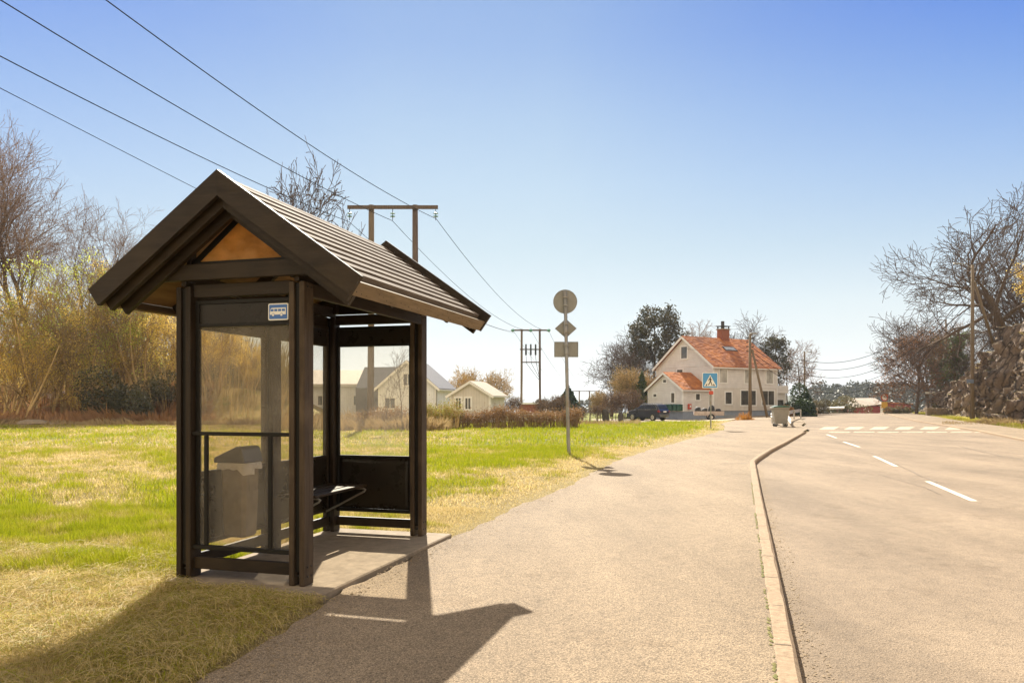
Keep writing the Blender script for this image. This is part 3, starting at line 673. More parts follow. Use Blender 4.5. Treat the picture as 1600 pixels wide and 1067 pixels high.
# litter bin on the left wall inside the shelter
LB = thing('litter_bin', 'weathered grey litter bin with dark hood and white bag, inside the shelter', 'litter bin', (O[0]+.9603*-1.0+.279*.52, O[1]-.279*-1.0+.9603*.52, 0), TH); LB.scale = (.80, .80, 1)
b = MB(); rings = [(.125, .34), (.15, .36), (.165, .7), (.17, .93), (.172, 1.0)]; vs = []
for w, z in rings: vs += [(x*w, y*w*.9, z) for x, y in ((-1,-.75),(-.75,-1),(.75,-1),(1,-.75),(1,.75),(.75,1),(-.75,1),(-1,.75))]
b.add(vs, [(k*8+j, k*8+(j+1) % 8, k*8+8+(j+1) % 8, k*8+8+j) for k in range(4) for j in range(8)]+[tuple(range(7,-1,-1))]); b.build('bin_body', 'binbody', LB)
h = MB(); h.prism([(-.235, 1.035), (-.225, 1.085), (-.16, 1.105), (.06, 1.185), (.115, 1.19), (.15, 1.165), (.185, 1.06), (.2, 1.035)], 'y', -.185, .185); o = h.build('hood', 'binlid', LB)
md = o.modifiers.new('bevel', 'BEVEL'); md.width = .018; md.segments = 3
bg = MB(); rr_ = random.Random(3); vs = []
for k in range(28):
    a = 2*PI*k/28; w = .185+.02*rr_.random(); sq = max(abs(cos(a)), abs(sin(a))); x, y = w*cos(a)/sq, w*.9*sin(a)/sq
    low = .985-.018*rr_.random()-(.05 if -.7 < a-5.9 < .35 else 0); vs += [(x*.98, y*.98, 1.034), (x*1.04, y*1.04, 1.01), (x*1.05+rr_.uniform(-.01,.01), y*1.05, low)]
bg.add(vs, [(k*3+j, ((k+1) % 28)*3+j, ((k+1) % 28)*3+j+1, k*3+j+1) for k in range(28) for j in range(2)]); bg.build('bag_rim', 'bag', LB, True)
MB().bar((-.2, 0, .55), (-.2, 0, 1.0), .05, .03).bar((-.22, -.03, .9), (-.13, -.03, .9), .04, .06).build('wall_bracket', 'steel', LB)

# ------------------------------------------------------------------ sign post with three sign backs
x0, y0 = G(888.5, 713)
SP = thing('sign_post', 'leaning grey steel post with round, diamond and rectangular sign backs', 'sign post', (x0, y0, 0))
top = Vector((at(883, 455, y0)[0]-x0, 0, at(883, 455, y0)[2]))
def onp(py): z = EYE-(py-HY)/F*y0; return Vector((top.x*z/top.z, 0, z))
MB().tube([(0.03, 0, -.1), (.012, 0, .06), onp(690), onp(640), top], .052, 14).build('pole', 'steel', SP, True)
def signback(nm, pts, c):
    o = MB().prism([(c.x+x, c.z+z) for x, z in pts], 'y', .058, .064).build(nm, 'signback', SP)
    rim = MB(); n = len(pts)
    for k in range(n): a, b_ = pts[k], pts[(k+1) % n]; rim.bar((c.x+a[0], .056, c.z+a[1]), (c.x+b_[0], .056, c.z+b_[1]), .02, .012)
    rim.build('rim', 'signback', o)
    cl = MB()
    for dz in (-.12, .12): cl.bar((c.x-.10, .05, c.z+dz), (c.x+.10, .05, c.z+dz), .03, .035); cl.bar((c.x-.06, -.058, c.z+dz), (c.x+.06, -.058, c.z+dz), .02, .03)
    cl.loose('clamp', 'steel', o)
u = y0/F
signback('round_sign', [(18.5*u*cos(2*PI*k/40), 18.5*u*sin(2*PI*k/40)) for k in range(40)], onp(471))
signback('diamond_sign', [(16.7*u, 0), (0, 15*u), (-16.7*u, 0), (0, -15*u)], onp(513))
signback('rectangular_sign', [(18.3*u, 12*u), (-18.3*u, 12*u), (-18.3*u, -11.5*u), (18.3*u, -11.5*u)], onp(546))

# ------------------------------------------------------------------ power lines
def ins_string(mb, x, y, z):
    for dz in (.22, .42): mb.lathe([(.03, .05), (.17, -.01), (.16, -.04), (.05, -.05)], 10, (x, y, z-dz))
def hframe(label, xs, Y, ztop, zb, half, r, disc=False, mb_m='poled'):
    o = thing('power_pole', label, 'power pole', (sum(xs)/2, Y, zb), 0); h = ztop-zb; w = (xs[1]-xs[0])/2
    for s in (-1, 1): MB().tube([(s*w*1.04, 0, -.5), (s*w, 0, h*.5), (s*w*.99, 0, h+.18)], [r*1.25, r*1.1, r], 10).build('pole', mb_m if s > 0 else 'pole', o, True)
    MB().box(-half, half, -.12-r, -r, h-.14, h+.1).build('crossarm', 'poled', o)
    return o, h
P1, h1 = hframe('tall two legged timber power pole rising behind the bus shelter roof', ((580-800)/F*52, (649-800)/F*52), 52, at(0, 325, 52)[2], -.1, 3.05, .19)
for x in (-2.9, 0, 2.9):
    m_ = MB(); ins_string(m_, x, -.25, h1-.2); o = m_.build('insulator', 'insul', P1); MB().tube([(x, -.25, h1-.1), (x, -.25, h1-.9)], .025, 6).build('hanger', 'wire', o)
P2, h2 = hframe('two legged timber power pole with three fuses, above the small brick building', ((815-800)/F*120, (843.5-800)/F*120), 120, at(0, 516, 120)[2], -1.5, 2.95, .17)
for z, w in ((h2-3.0, 1.7), (h2-5.0, 1.5)): MB().box(-w, w, -.3, -.2, z-.1, z+.08).build('crossarm', 'poled', P2)
for x in (-.75, 0, .75):
    MB().tube([(x, -.4, h2-3.9), (x, -.4, h2-2.2)], [.15, .12], 8).build('fuse', 'rubber', P2)
    MB().tube([(x, -.4, h2-3.9), (x+.1, -.4, h2-5.2), (1.2, -.3, h2-7.2+.6*x), (1.45, -.2, h2-7.6)], .035, 5).build('jumper', 'wire', P2)
for x in (-2.8, .0, 2.8):
    MB().lathe([(.06, .2), (.3, .05), (.3, -.05), (.1, -.3)], 8, (x, -.3, h2)).build('insulator', 'insul', P2)
P3, h3 = hframe('small distant two legged power pole right of the sign post', ((905-800)/F*225, (921-800)/F*225), 225, at(0, 611, 225)[2], -8.2, 4.6, .2)
def wire(label, A, B, sag, r=.02, n=26, name='power_cable', grp='overhead power cables', zc=None):
    A, B = Vector(A), Vector(B); pts = []
    for k in range(n+1):
        t = k/n; p = A.lerp(B, t); p.z -= sag*4*t*(1-t); pts.append(p)
    return tag(MB().tube(pts, r, 4).build(name, 'wire'), label, 'cable', grp)
w1 = [at(546, 347, 51.7), at(613, 345, 51.7), at(681.5, 342, 51.7)]; w2 = [at(803, 518, 119.6), at(831, 518, 119.6), at(858, 518, 119.6)]; w3 = [at(899, 613, 224.6), at(913, 613, 224.6), at(927, 613, 224.6)]
cn = ('left', 'middle', 'right')
near_pts = [(0, 88), (0, 0), (165, 0)]
for k in range(3):
    # span behind the camera: same bearing as the far span, sagging through the photo's upper edge point
    d = Vector(w2[k])-Vector(w1[k]); back = Vector(w1[k])-d*(78/d.y); ex, ey = near_pts[k]
    sx = (ex-CX)/F; Yc = (w1[k][0]-d.x/d.y*w1[k][1])/(sx-d.x/d.y); zc = EYE-(ey-HY)/F*Yc
    back.z = w1[k][2]+.6; t = (w1[k][1]-Yc)/(w1[k][1]-back.y); sag = (w1[k][2]*(1-t)+back.z*t-zc)/(4*t*(1-t))
    wire(f'{cn[k]} one of the three cables sweeping from the upper left to the tall timber pole', back, w1[k], sag, .02, 60)
    wire(f'{cn[k]} one of the three cables between the two timber power poles', w1[k], w2[k], 1.6, .022, 30)
    wire(f'{cn[k]} one of the three cables running from the fuse pole down to the distant pole', w2[k], w3[k], 2.5, .022, 24)
a = Vector(at(325, 278, 50)); e = Vector(at(0, 130, 24)); dd = (e-a); wire('thin lowest cable ending behind the shelter roof at the upper left', a+dd*1.35+Vector((0, 0, .2)), Vector(at(805, 521, 119.5)), .9, .012, 60)

# ------------------------------------------------------------------ trees
def grow(kind, seed):
    """kind: dict of shape numbers -> list of (part name, mesh)"""
    rnd = random.Random(seed); buckets = {'trunk': MB(), 'crown': MB()}; tips = []
    K = kind; NL = K['levels']
    def branch(p, d, L, r, lv):
        n = (8, 6, 4, 3, 2)[lv]; pts = [p.copy()]; rad = [r]; dirs = [d.copy()]
        taper = K['taper'][lv]
        for k in range(n):
            w = K['wob'][lv]; d = d+Vector((rnd.gauss(0, w), rnd.gauss(0, w), rnd.gauss(0, w)))+Vector((0, 0, K['up'][lv])); d.normalize()
            p = p+d*(L/n); pts.append(p.copy()); rad.append(max(r*(1-(1-taper)*(k+1)/n), K['rmin'])); dirs.append(d.copy())
        (buckets['trunk'] if lv < K.get('tl', 1) else buckets['crown']).tube(pts, rad, (8, 5, 4, 3, 3)[lv], lv == 0)
        if lv >= (1 if K.get('all') else NL-2):
            for k in range(1, n+1): tips.append((pts[k], dirs[k], lv))
        if lv+1 < NL:
            nc = K['n'][lv]; ph = rnd.uniform(0, 2*PI)
            for c in range(nc):
                t = K['t0'][lv]+(1-K['t0'][lv])*(c+rnd.random()*.8)/nc; t = min(t, .999); q = t*n; k = int(q); f = q-k
                bp = pts[k].lerp(pts[k+1], f); bd = dirs[min(k+1, n)]; br = rad[k]*(1-f)+rad[k+1]*f
                ang = R(K['ang'][lv]+rnd.uniform(-14, 14))*(1-.35*t); ph += 2.4+rnd.uniform(-.5, .5)
                u = bd.orthogonal().normalized(); u = Matrix.Rotation(ph, 3, bd) @ u
                nd = (bd*cos(ang)+u*sin(ang)).normalized()
                if 'flat' in K and lv >= 1: nd.z *= K['flat']; nd.normalize()
                nl = K['len'][lv+1]*K['H']*rnd.uniform(.65, 1.15)*(1.15-K['cone'][lv]*t)
                branch(bp, nd, nl, br*K['rr'][lv], lv+1)
    for s in range(K.get('stems', 1)):
        sp = K.get('spread', 0); a = rnd.uniform(0, 2*PI); q = rnd.random()**.5
        d = Vector((cos(a)*sp*q, sin(a)*sp*q, 1)).normalized(); b = K.get('base', 0)
        branch(Vector((cos(a)*b*q, sin(a)*b*q, -.2)), d, K['len'][0]*K['H']*(rnd.uniform(.7, 1.05) if s else 1), K['r'], 0)
    out = [('trunk', buckets['trunk'].mesh('trunk', K.get('bm', 'bark'), True)), ('crown', buckets['crown'].mesh('crown', K.get('tm', 'twig')))]
    if K.get('leaf'):
        r = np.random.RandomState(seed); T = np.array([[*t[0]] for t in tips]); n = K['nleaf']; s = K['leaf']
        i = r.randint(0, len(T), n) if not K.get('clump') else r.choice(r.randint(0, len(T), K['clump']), n); P = T[i]+r.normal(0, K.get('lsp', .12), (n, 3)); P[:, 2] = np.maximum(P[:, 2], .05)
        out.append(('foliage', leafcloud('foliage', P, s, K['lm'], r, K.get('needle'))))
    return out
def leafcloud(nm, P, s, m, r, needle=False, orient=None):
    n = len(P); a = r.normal(0, 1, (n, 3)); a /= np.linalg.norm(a, axis=1)[:, None]; b = r.normal(0, 1, (n, 3)); b -= a*(a*b).sum(1)[:, None]; b /= np.linalg.norm(b, axis=1)[:, None]
    L = s*r.uniform(.6, 1.4, n)[:, None]; W = L*(.16 if needle else .5)
    c = np.cross(a, b)*L*.12
    v = np.stack([P-a*L*.5, P+b*W*.5+c, P+a*L*.5, P-b*W*.5+c], 1).reshape(-1, 3); q = np.arange(n*4).reshape(-1, 4)
    return npmesh(nm, v, q, None, m)
def place(parts, name, label, cat, X, Y, z, rz=0, sc=1, group=None, szf=None):
    o = thing(name, label, cat, (X, Y, z), rz, group); o.scale = (sc, sc, sc*(szf or 1))
    for nm, me in parts: link(nm, me, o)
    return o
def gzf(X, Y): return float(gz(np.array([X]), np.array([Y]))[0])
DEC = dict(levels=5, H=1, len=(.62, .42, .22, .115, .06), n=(9, 7, 6, 3), t0=(.35, .25, .15, .2), ang=(52, 48, 48, 45), cone=(.5, .5, .45, .4), wob=(.07, .16, .2, .22, .2), up=(.04, .05, .04, .03, .02), taper=(.35, .3, .3, .4, .5), rr=(.5, .55, .55, .6), rmin=.006, r=.02, tl=2)
def K(**k): d = dict(DEC); d.update(k); return d
def scaleK(k, H): k = dict(k); k['H'] = H; k['r'] = k['r']*H; return k

# tall bare trees of the left wood and behind the shelter
tall = [grow(scaleK(K(r=.0135, len=(.8, .36, .2, .11, .06), ang=(38, 40, 42, 40), up=(.03, .09, .08, .06, .04), n=(11, 7, 5, 4), rmin=.0095, tm='twigp', stems=2, spread=.16, base=.4), 16), s) for s in (3, 8)]
bud = [grow(scaleK(K(levels=4, r=.011, len=(.9, .4, .24, .13), clump=150, n=(6, 6, 5), ang=(30, 38, 42), up=(.03, .08, .06, .05), stems=6, spread=.5, base=1.0, rmin=.010, tm='twigd', bm='twigy', t0=(.08, .12, .1, .2), all=1, cone=(.75, .5, .4, .4), leaf=.105, nleaf=14000, lsp=.32, lm='bud', tl=1), 9), s) for s in (21, 22)]
budg = [grow(scaleK(K(levels=4, r=.011, len=(.9, .4, .24, .13), clump=120, n=(6, 6, 5), ang=(30, 38, 42), up=(.03, .08, .06, .05), stems=8, spread=.42, base=.8, rmin=.010, tm='twigd', bm='twigy', t0=(.1, .12, .1, .2), all=1, cone=(.75, .5, .4, .4), leaf=.10, nleaf=8500, lsp=.28, lm='budg', tl=1), 9), s) for s in (31,)]
GL = 'bare trees of the wood left of the shelter'; GB = 'budding shrubs of the wood left of the shelter'
def wood(parts, nm, label, cat, px, Y, topy, H0, rz, grp):
    X = (px-CX)/F*Y; z = gzf(X, Y); h = EYE-(topy-HY)/F*Y-z; return place(parts, nm, label, cat, X, Y, z, rz, h/H0, grp)
wood(tall[0], 'bare_tree', 'tallest bare tree of the wood, cut by the left picture edge', 'tree', -40, 60, 120, 18.5, .3, GL)
wood(tall[1], 'bare_tree', 'tall bare purple twigged tree leaning right near the left edge', 'tree', 62, 63, 205, 18.5, 2.0, GL)
wood(tall[0], 'bare_tree', 'bare tree with spreading crown above the yellow shrubs, mid wood', 'tree', 130, 66, 300, 18.5, 4.0, GL)
wood(tall[1], 'bare_tree', 'slender bare tree of the wood nearest the shelter roof', 'tree', 205, 68, 360, 18.5, 5.2, GL)
wood(tall[0], 'bare_tree', 'low bare tree of the wood seen just left of the shelter posts', 'tree', 262, 72, 430, 18.5, 1.2, GL)
wood(bud[0], 'budding_shrub', 'dense yellow budding shrub at the left edge, its twigs low over the grass', 'shrub', 10, 55, 430, 10, .5, GB)
wood(bud[1], 'budding_shrub', 'yellow budding shrub second from the left edge', 'shrub', 70, 58, 400, 10, 1.5, GB)
wood(budg[0], 'budding_shrub', 'greenish many stemmed shrub in the middle of the wood', 'shrub', 120, 59, 400, 10, 2.5, GB)
wood(budg[0], 'budding_shrub', 'tall thin stemmed greenish shrub left of the dark holly', 'shrub', 175, 62, 385, 10, 3.9, GB)
wood(bud[0], 'budding_shrub', 'yellow shrub with upright twigs just below the shelter eave', 'shrub', 228, 62, 410, 10, 3.3, GB)
wood(bud[1], 'budding_shrub', 'yellow shrub beside the left post of the shelter', 'shrub', 275, 64, 440, 10, 5.3, GB)
wood(bud[0], 'budding_shrub', 'yellow shrub seen through the left part of the front glass', 'shrub', 335, 64, 445, 10, 4.4, GB)
wood(bud[1], 'budding_shrub', 'pale shrub seen through the right part of the front glass', 'shrub', 392, 66, 520, 10, 2.2, GB)
wood(bud[1], 'budding_shrub', 'far low shrub at the end of the wood behind the front glass', 'shrub', 430, 70, 585, 10, 3.2, GB)
tb = grow(scaleK(K(r=.02, n=(12, 7, 4, 3), len=(.62, .46, .25, .13, .06), ang=(44, 44, 46, 44), t0=(.45, .3, .2, .2), rmin=.03, tl=3), 18), 46)
wood(tb, 'bare_tree', 'lone bare tree showing its dark crown above the shelter roof', 'tree', 456, 72, 258, 17.6, 1.0, None)
_lone = [o for o in D.objects if o.get('label', '').startswith('lone bare tree')][0]; _lone.scale.x *= .62; _lone.scale.y *= .62
# dark holly and bracken bank
def bush_pts(n, r, seed, sx, sy, sz, lumps=9):
    rr = np.random.RandomState(seed); C = rr.normal(0, .45, (lumps, 3)); C[:, 2] = np.abs(C[:, 2])*.9; S_ = rr.uniform(.35, .62, lumps)
    i = rr.randint(0, lumps, n); d = rr.normal(0, 1, (n, 3)); d /= np.linalg.norm(d, axis=1)[:, None]; rad = S_[i]*rr.uniform(.75, 1.05, n)
    P = (C[i]+d*rad[:, None])*np.array([sx, sy, sz]); P[:, 2] = np.maximum(P[:, 2]+.15*sz, .03); return P, rr
def bush(name, label, cat, X, Y, sx, sy, sz, n, s, m, seed, group=None, needle=False):
    o = thing(name, label, cat, (X, Y, gzf(X, Y)), 0, group); P, rr = bush_pts(n, 1, seed, sx, sy, sz)
    link('foliage', leafcloud('foliage', P, s, m, rr, needle), o)
    st = MB(); q = random.Random(seed)
    for k in range(9):
        a = q.uniform(0, 6.28); st.tube([(0, 0, -.1), (cos(a)*sx*.25, sin(a)*sy*.25, sz*.4), (cos(a)*sx*.6, sin(a)*sy*.6, sz*q.uniform(.6, 1.0))], [.05, .035, .012], 5)
    st.build('stem', 'bark', o); return o
bush('holly_bush', 'dark glossy holly bush at the foot of the wood', 'bush', at(190, 0, 57)[0], 57, 3.0, 2.2, 2.7, 7000, .19, 'holly', 71)
bush('holly_bush', 'dark evergreen bush by the left post of the shelter', 'bush', at(262, 0, 59)[0], 59, 2.2, 2, 1.9, 4500, .17, 'holly', 72)
def undergrowth(label, n, x0, x1, Y0, Y1, h, w, seed, m, lean=.5):
    r = np.random.RandomState(seed); Y = r.uniform(Y0, Y1, n); X = (r.uniform(x0, x1, n)-CX)/F*Y
    k = vnoise(X, Y, .35, seed)*.6+vnoise(X, Y, 1.2, seed+1)*.4; H = h*r.uniform(.4, 1.2, n)*(.3+1.2*k)
    o = link('undergrowth', blades('undergrowth', X, Y, H, w*r.uniform(.5, 1.4, n), np.clip(r.normal(lean, .25, n), 0, .95), seed, m, dry=np.full(n, 1.))); return stuff(o, label, 'undergrowth')
undergrowth('rust brown dead bracken along the foot of the wood', 15000, -60, 330, 54, 64, 1.0, .09, 81, 'bracken', .6)
M['straw_u'] = mat('pale_dead_grass', (.40, .30, .15), (.28, .19, .09), .8, (.8, .8, .8), 5, .2, transl=.3)
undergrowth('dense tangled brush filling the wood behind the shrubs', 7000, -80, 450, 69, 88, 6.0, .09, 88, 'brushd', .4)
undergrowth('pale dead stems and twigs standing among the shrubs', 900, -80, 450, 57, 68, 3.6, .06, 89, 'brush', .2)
undergrowth('pale dead grass at the edge between field and wood', 12000, -60, 470, 52.5, 56, .5, .07, 82, 'straw_u', .6)
undergrowth('tall dead grass and brush behind the shelter', 16000, 440, 700, 42, 58, .9, .06, 83, 'straw_u', .5)
undergrowth('brown dead brush in front of the wire fence', 1500, 890, 1000, 53, 61, .4, .05, 84, 'straw_u', .5)
# stones at the wood's edge
for px, w, lb in ((52, 1.3, 'flat pale boulder lying at the edge of the field'), (88, .8, 'smaller pale stone right of the flat boulder')):
    X, Y, _ = at(px, 0, 53); mb = MB(); vs = []; q = random.Random(px); n = 10
    for j, (rr_, zz) in enumerate(((1, 0), (1.02, .14), (.8, .27), (.35, .36))): vs += [(w*rr_*cos(2*PI*k/n)*q.uniform(.85, 1.1), w*.5*rr_*sin(2*PI*k/n)*q.uniform(.85, 1.1), zz*w*.9-.05) for k in range(n)]
    mb.add(vs, [(j*n+k, j*n+(k+1) % n, (j+1)*n+(k+1) % n, (j+1)*n+k) for j in range(3) for k in range(n)]+[tuple(range(3*n, 4*n))])
    o = tag(mb.build('boulder', 'concrete'), lb, 'boulder'); o.location = (X, Y, gzf(X, Y))

# hedge (bare, brown) and its yellow green shrub
def hedge(label, x0, x1, Y, h, n, seed, m, tm):
    r = random.Random(seed); tw = MB(); X0, X1 = (x0-CX)/F*Y, (x1-CX)/F*Y; tips = []
    for k in range(n):
        x = r.uniform(X0, X1); y = Y+r.gauss(0, .45); z = gzf(x, y); hh = h*r.uniform(.5, 1.1)*(.65+.6*float(vnoise(np.array([x]), np.array([0.]), .55, seed)[0])); a = r.uniform(0, 6.28); l = r.uniform(.05, .4)*hh
        p = [(x, y, z-.05), (x+cos(a)*l*.4, y+sin(a)*l*.4, z+hh*.5), (x+cos(a)*l, y+sin(a)*l, z+hh)]; tw.tube(p, [.016, .012, .006], 3, False)
        for q in range(4):
            t = r.uniform(.3, .9); b = Vector(p[1]).lerp(Vector(p[2]), t); e = b+Vector((r.gauss(0, .2), r.gauss(0, .2), r.uniform(.0, .35)))*hh*.5; tw.tube([b, e], [.008, .005], 3, False); tips.append(e); tips.append(b)
    o = thing('hedge', label, 'hedge', (0, 0, 0)); tw.build('twigs', tm, o)
    rr = np.random.RandomState(seed); T = np.array([[*t] for t in tips]); P = T[rr.randint(0, len(T), n*22)]+rr.normal(0, .13, (n*22, 3)); link('foliage', leafcloud('foliage', P, .085, m, rr), o); return o
M['hedgey'] = leafmat('hedge_spring_leaf', (.34, .31, .06), (.22, .2, .045), .45)
M['twigh'] = mat('hedge_twig', (.30, .20, .11), (.17, .11, .06), .9, (2, 2, 2), 3, .1)
M['hedgel'] = leafmat('hedge_dry_leaf', (.30, .17, .07), (.20, .11, .045), .4)
hedge('long brown leafless hedge between the field and the small shed', 705, 905, 47, 1.12, 620, 91, 'hedgel', 'twigh')
hedge('yellow green budding hedge right of the shelter in front of the shed', 655, 716, 46, 1.6, 200, 92, 'hedgey', 'twigy')
hedge('sparse brown bushes seen through the rear glass', 560, 650, 46, 1.3, 110, 93, 'hedgel', 'twigh')
sap = grow(scaleK(K(levels=4, r=.007, len=(.95, .35, .2, .1), n=(9, 5, 4), ang=(38, 40, 40), rmin=.007, up=(.03, .1, .06, .05)), 5.6), 55)
for px, Y, ty, rz, lb in ((628, 42, 540, .4, 'thin bare sapling behind the rear right post of the shelter'), (604, 44, 585, 1.9, 'shorter bare sapling seen through the rear glass')):
    wood(sap, 'sapling', lb, 'sapling', px, Y, ty, 6.4, rz, None)

# bare round trees behind the shed
rnd3 = grow(scaleK(K(r=.02, len=(.4, .5, .3, .16, .08), n=(9, 7, 6, 4), t0=(.2, .2, .15, .2), ang=(50, 45, 45, 42), rmin=.018, tm='twigy', leaf=.14, nleaf=3500, lm='olive', lsp=.2), 9), 61)
GR = 'round bare trees behind the shed'
wood(rnd3, 'bare_tree', 'grey round bare tree behind the left roof edge of the shed', 'tree', 712, 92, 578, 8.0, .3, GR)
wood(rnd3, 'bare_tree', 'round bare tree directly behind the shed ridge', 'tree', 745, 96, 569, 8.0, 2.0, GR)
wood(rnd3, 'bare_tree', 'widest round bare tree right of the shed', 'tree', 776, 88, 574, 8.0, 4.1, GR)
scr = grow(scaleK(K(levels=4, r=.012, len=(.7, .45, .28, .15), n=(8, 7, 5), stems=5, spread=.5, base=1, rmin=.014, tm='twig', leaf=.13, nleaf=2500, lm='hedgel', lsp=.2), 5), 62)
GS = 'scrub bushes behind the hedge'
for px, Y, ty, rz, lb in ((800, 84, 618, 0, 'bare scrub bush left of the fuse pole'), (868, 80, 615, 1, 'reddish scrub bush right of the fuse pole'), (850, 86, 622, 3, 'low scrub bush behind the brick building'), (905, 74, 634, 2, 'brown scrub bush right of the sign post'), (935, 78, 632, 4, 'brown scrub beside the fence posts'), (962, 82, 610, 5, 'tall bare scrub at the foot of the bare oaks'), (982, 84, 606, .7, 'bare scrub left of the dark car')):
    wood(scr, 'scrub_bush', lb, 'bush', px, Y, ty, 5.2, rz, GS)
def conifer(name, label, X, Y, z, H, rad, n, m, seed, s=.5, group=None):
    o = thing(name, label, 'tree', (X, Y, z), 0, group); r = np.random.RandomState(seed)
    MB().tube([(0, 0, -.2), (0, 0, H*.5), (0, 0, H*.97)], [rad*.07, rad*.05, .02], 7).build('trunk', 'bark', o)
    t = 1-r.uniform(0, 1, n)**.6; t = np.clip(t, .03, 1); az = r.uniform(0, 2*PI, n); lay = np.floor(t*11)/11
    rr = rad*(1-t)**.75*(.65+.35*np.sin(az*5+lay*40))*r.uniform(.55, 1.05, n); P = np.stack([np.cos(az)*rr, np.sin(az)*rr, H*(.04+.95*t)-rr*.25], -1)
    link('foliage', leafcloud('foliage', P, s, m, r), o); return o
X, Y, _ = at(888, 0, 108); conifer('conifer', 'dark dense conifer behind the sign post', X, Y, gzf(X, Y), EYE+18*108/F-gzf(X, Y)+.6, 2.4, 5000, 'ever', 5, .5)

# oak group left of the white house
oak = [grow(scaleK(K(r=.024, len=(.5, .5, .27, .14, .07), n=(10, 7, 6, 4), t0=(.3, .2, .15, .2), ang=(58, 48, 48, 45), wob=(.08, .2, .24, .24, .2), rmin=.02, tm='twig'), 15), s) for s in (101, 102)]
GO = 'bare oaks left of the white house'
for k, (px, Y, ty, rz, lb) in enumerate(((955, 100, 540, .2, 'leftmost bare oak, its crown overhanging the fence posts'), (985, 104, 515, 2.2, 'middle bare oak left of the pine'), (1008, 108, 520, 3.7, 'bare oak right in front of the pine'))):
    wood(oak[k % 2], 'bare_oak', lb, 'tree', px, Y, ty, 14.2, rz, GO)
olv = grow(scaleK(K(levels=4, r=.014, len=(.8, .45, .26, .14), n=(10, 8, 6), stems=4, spread=.35, base=.8, rmin=.018, tm='twigy', leaf=.2, nleaf=5000, lm='olive', lsp=.3), 8), 105)
wood(olv, 'olive_shrub', 'olive brown tall shrub under the bare oaks', 'shrub', 975, 92, 578, 8.6, 1, None)
wood(olv, 'olive_shrub', 'olive shrub close behind the dark car', 'shrub', 1000, 93, 585, 8.6, 3, None)
wood(olv, 'olive_shrub', 'olive bush at the far left of the oak group', 'shrub', 940, 96, 612, 8.6, 5, None)
X, Y, _ = at(1003, 0, 90); conifer('cypress', 'yellow green cypress by the wall of the annex', X, Y, gzf(X, Y), 5.6, 1.6, 5000, 'everl', 6, .34)
PK = dict(levels=4, taper=(.3, .3, .35, .4), len=(.95, .34, .16, .08), n=(18, 7, 5), t0=(.38, .35, .2), ang=(78, 48, 45), cone=(.62, .4, .4), wob=(.035, .13, .16, .2), up=(.05, .05, .06, .04), rr=(.42, .5, .5), r=.016, rmin=.015, tl=1, tm='bark')
_pn = {}
def pine(label, X, Y, z, H, seed, m='pine', name='pine_tree', nl=9000, wide=1.0):
    k = scaleK(dict(PK, leaf=.34 if m == 'pine' else .26, nleaf=int(nl*.95), lsp=.2, lm=m), H); k['len'] = (.95, .34*wide, .16*wide, .08); return place(grow(k, seed), name, label, 'tree', X, Y, z)
X, Y, _ = at(1022, 0, 104); pine('dark broad pine rising behind the bare oaks, left of the house gable', X, Y, gzf(X, Y), EYE+133*104/F-gzf(X, Y), 7, wide=.95)
thin = grow(scaleK(K(r=.014, len=(.75, .34, .2, .11, .06), n=(10, 6, 5, 4), ang=(45, 42, 42, 40), rmin=.02, tm='twigp'), 14), 111)
GT = 'bare trees behind the white house'
for px, Y, ty, rz, lb in ((1082, 125, 490, .4, 'pale bare tree behind the house ridge left of the chimney'), (1108, 128, 510, 2.4, 'small faint bare tree just left of the chimney'), (1249, 118, 522, 1.1, 'slender bare tree above the round evergreen'), (1232, 124, 545, 3.1, 'thin bare tree right of the house roof')):
    wood(thin, 'bare_tree', lb, 'tree', px, Y, ty, 15.5, rz, GT)
wood(oak[1], 'bare_oak', 'spreading bare tree above the roof right of the chimney', 'tree', 1182, 118, 488, 14.2, 1.3, None)
X, Y, _ = at(1211, 0, 112); pine('slim brownish pine behind the right end of the house roof', X, Y, gzf(X, Y), EYE+100*112/F-gzf(X, Y), 9, 'pine', nl=2600, wide=.6)
bush('evergreen_bush', 'large round dark evergreen bush right of the white house', 'bush', at(1251, 0, 92)[0], 92, 2.1, 2, 2.5, 9000, .24, 'ever', 73)
bush('orange_shrub', 'small orange dry shrub between house and evergreen bush', 'bush', at(1232, 0, 88)[0], 88, 1.0, .8, 1.1, 1500, .16, 'orange', 74)
_r = np.random.RandomState(85); _Y = _r.normal(69.2, .5, 240); _X = (1163-CX)/F*69.2+_r.normal(0, .45, 240)
stuff(link('undergrowth', blades('undergrowth', _X, _Y, .95*np.exp(-((_X-_X.mean())/.7)**2)*_r.uniform(.4, 1.1, 240), _r.uniform(.03, .06, 240), np.clip(_r.normal(.4, .2, 240), 0, .9), 85, 'orange', dry=np.ones(240))), 'orange dry grass at the foot of the utility pole', 'undergrowth')

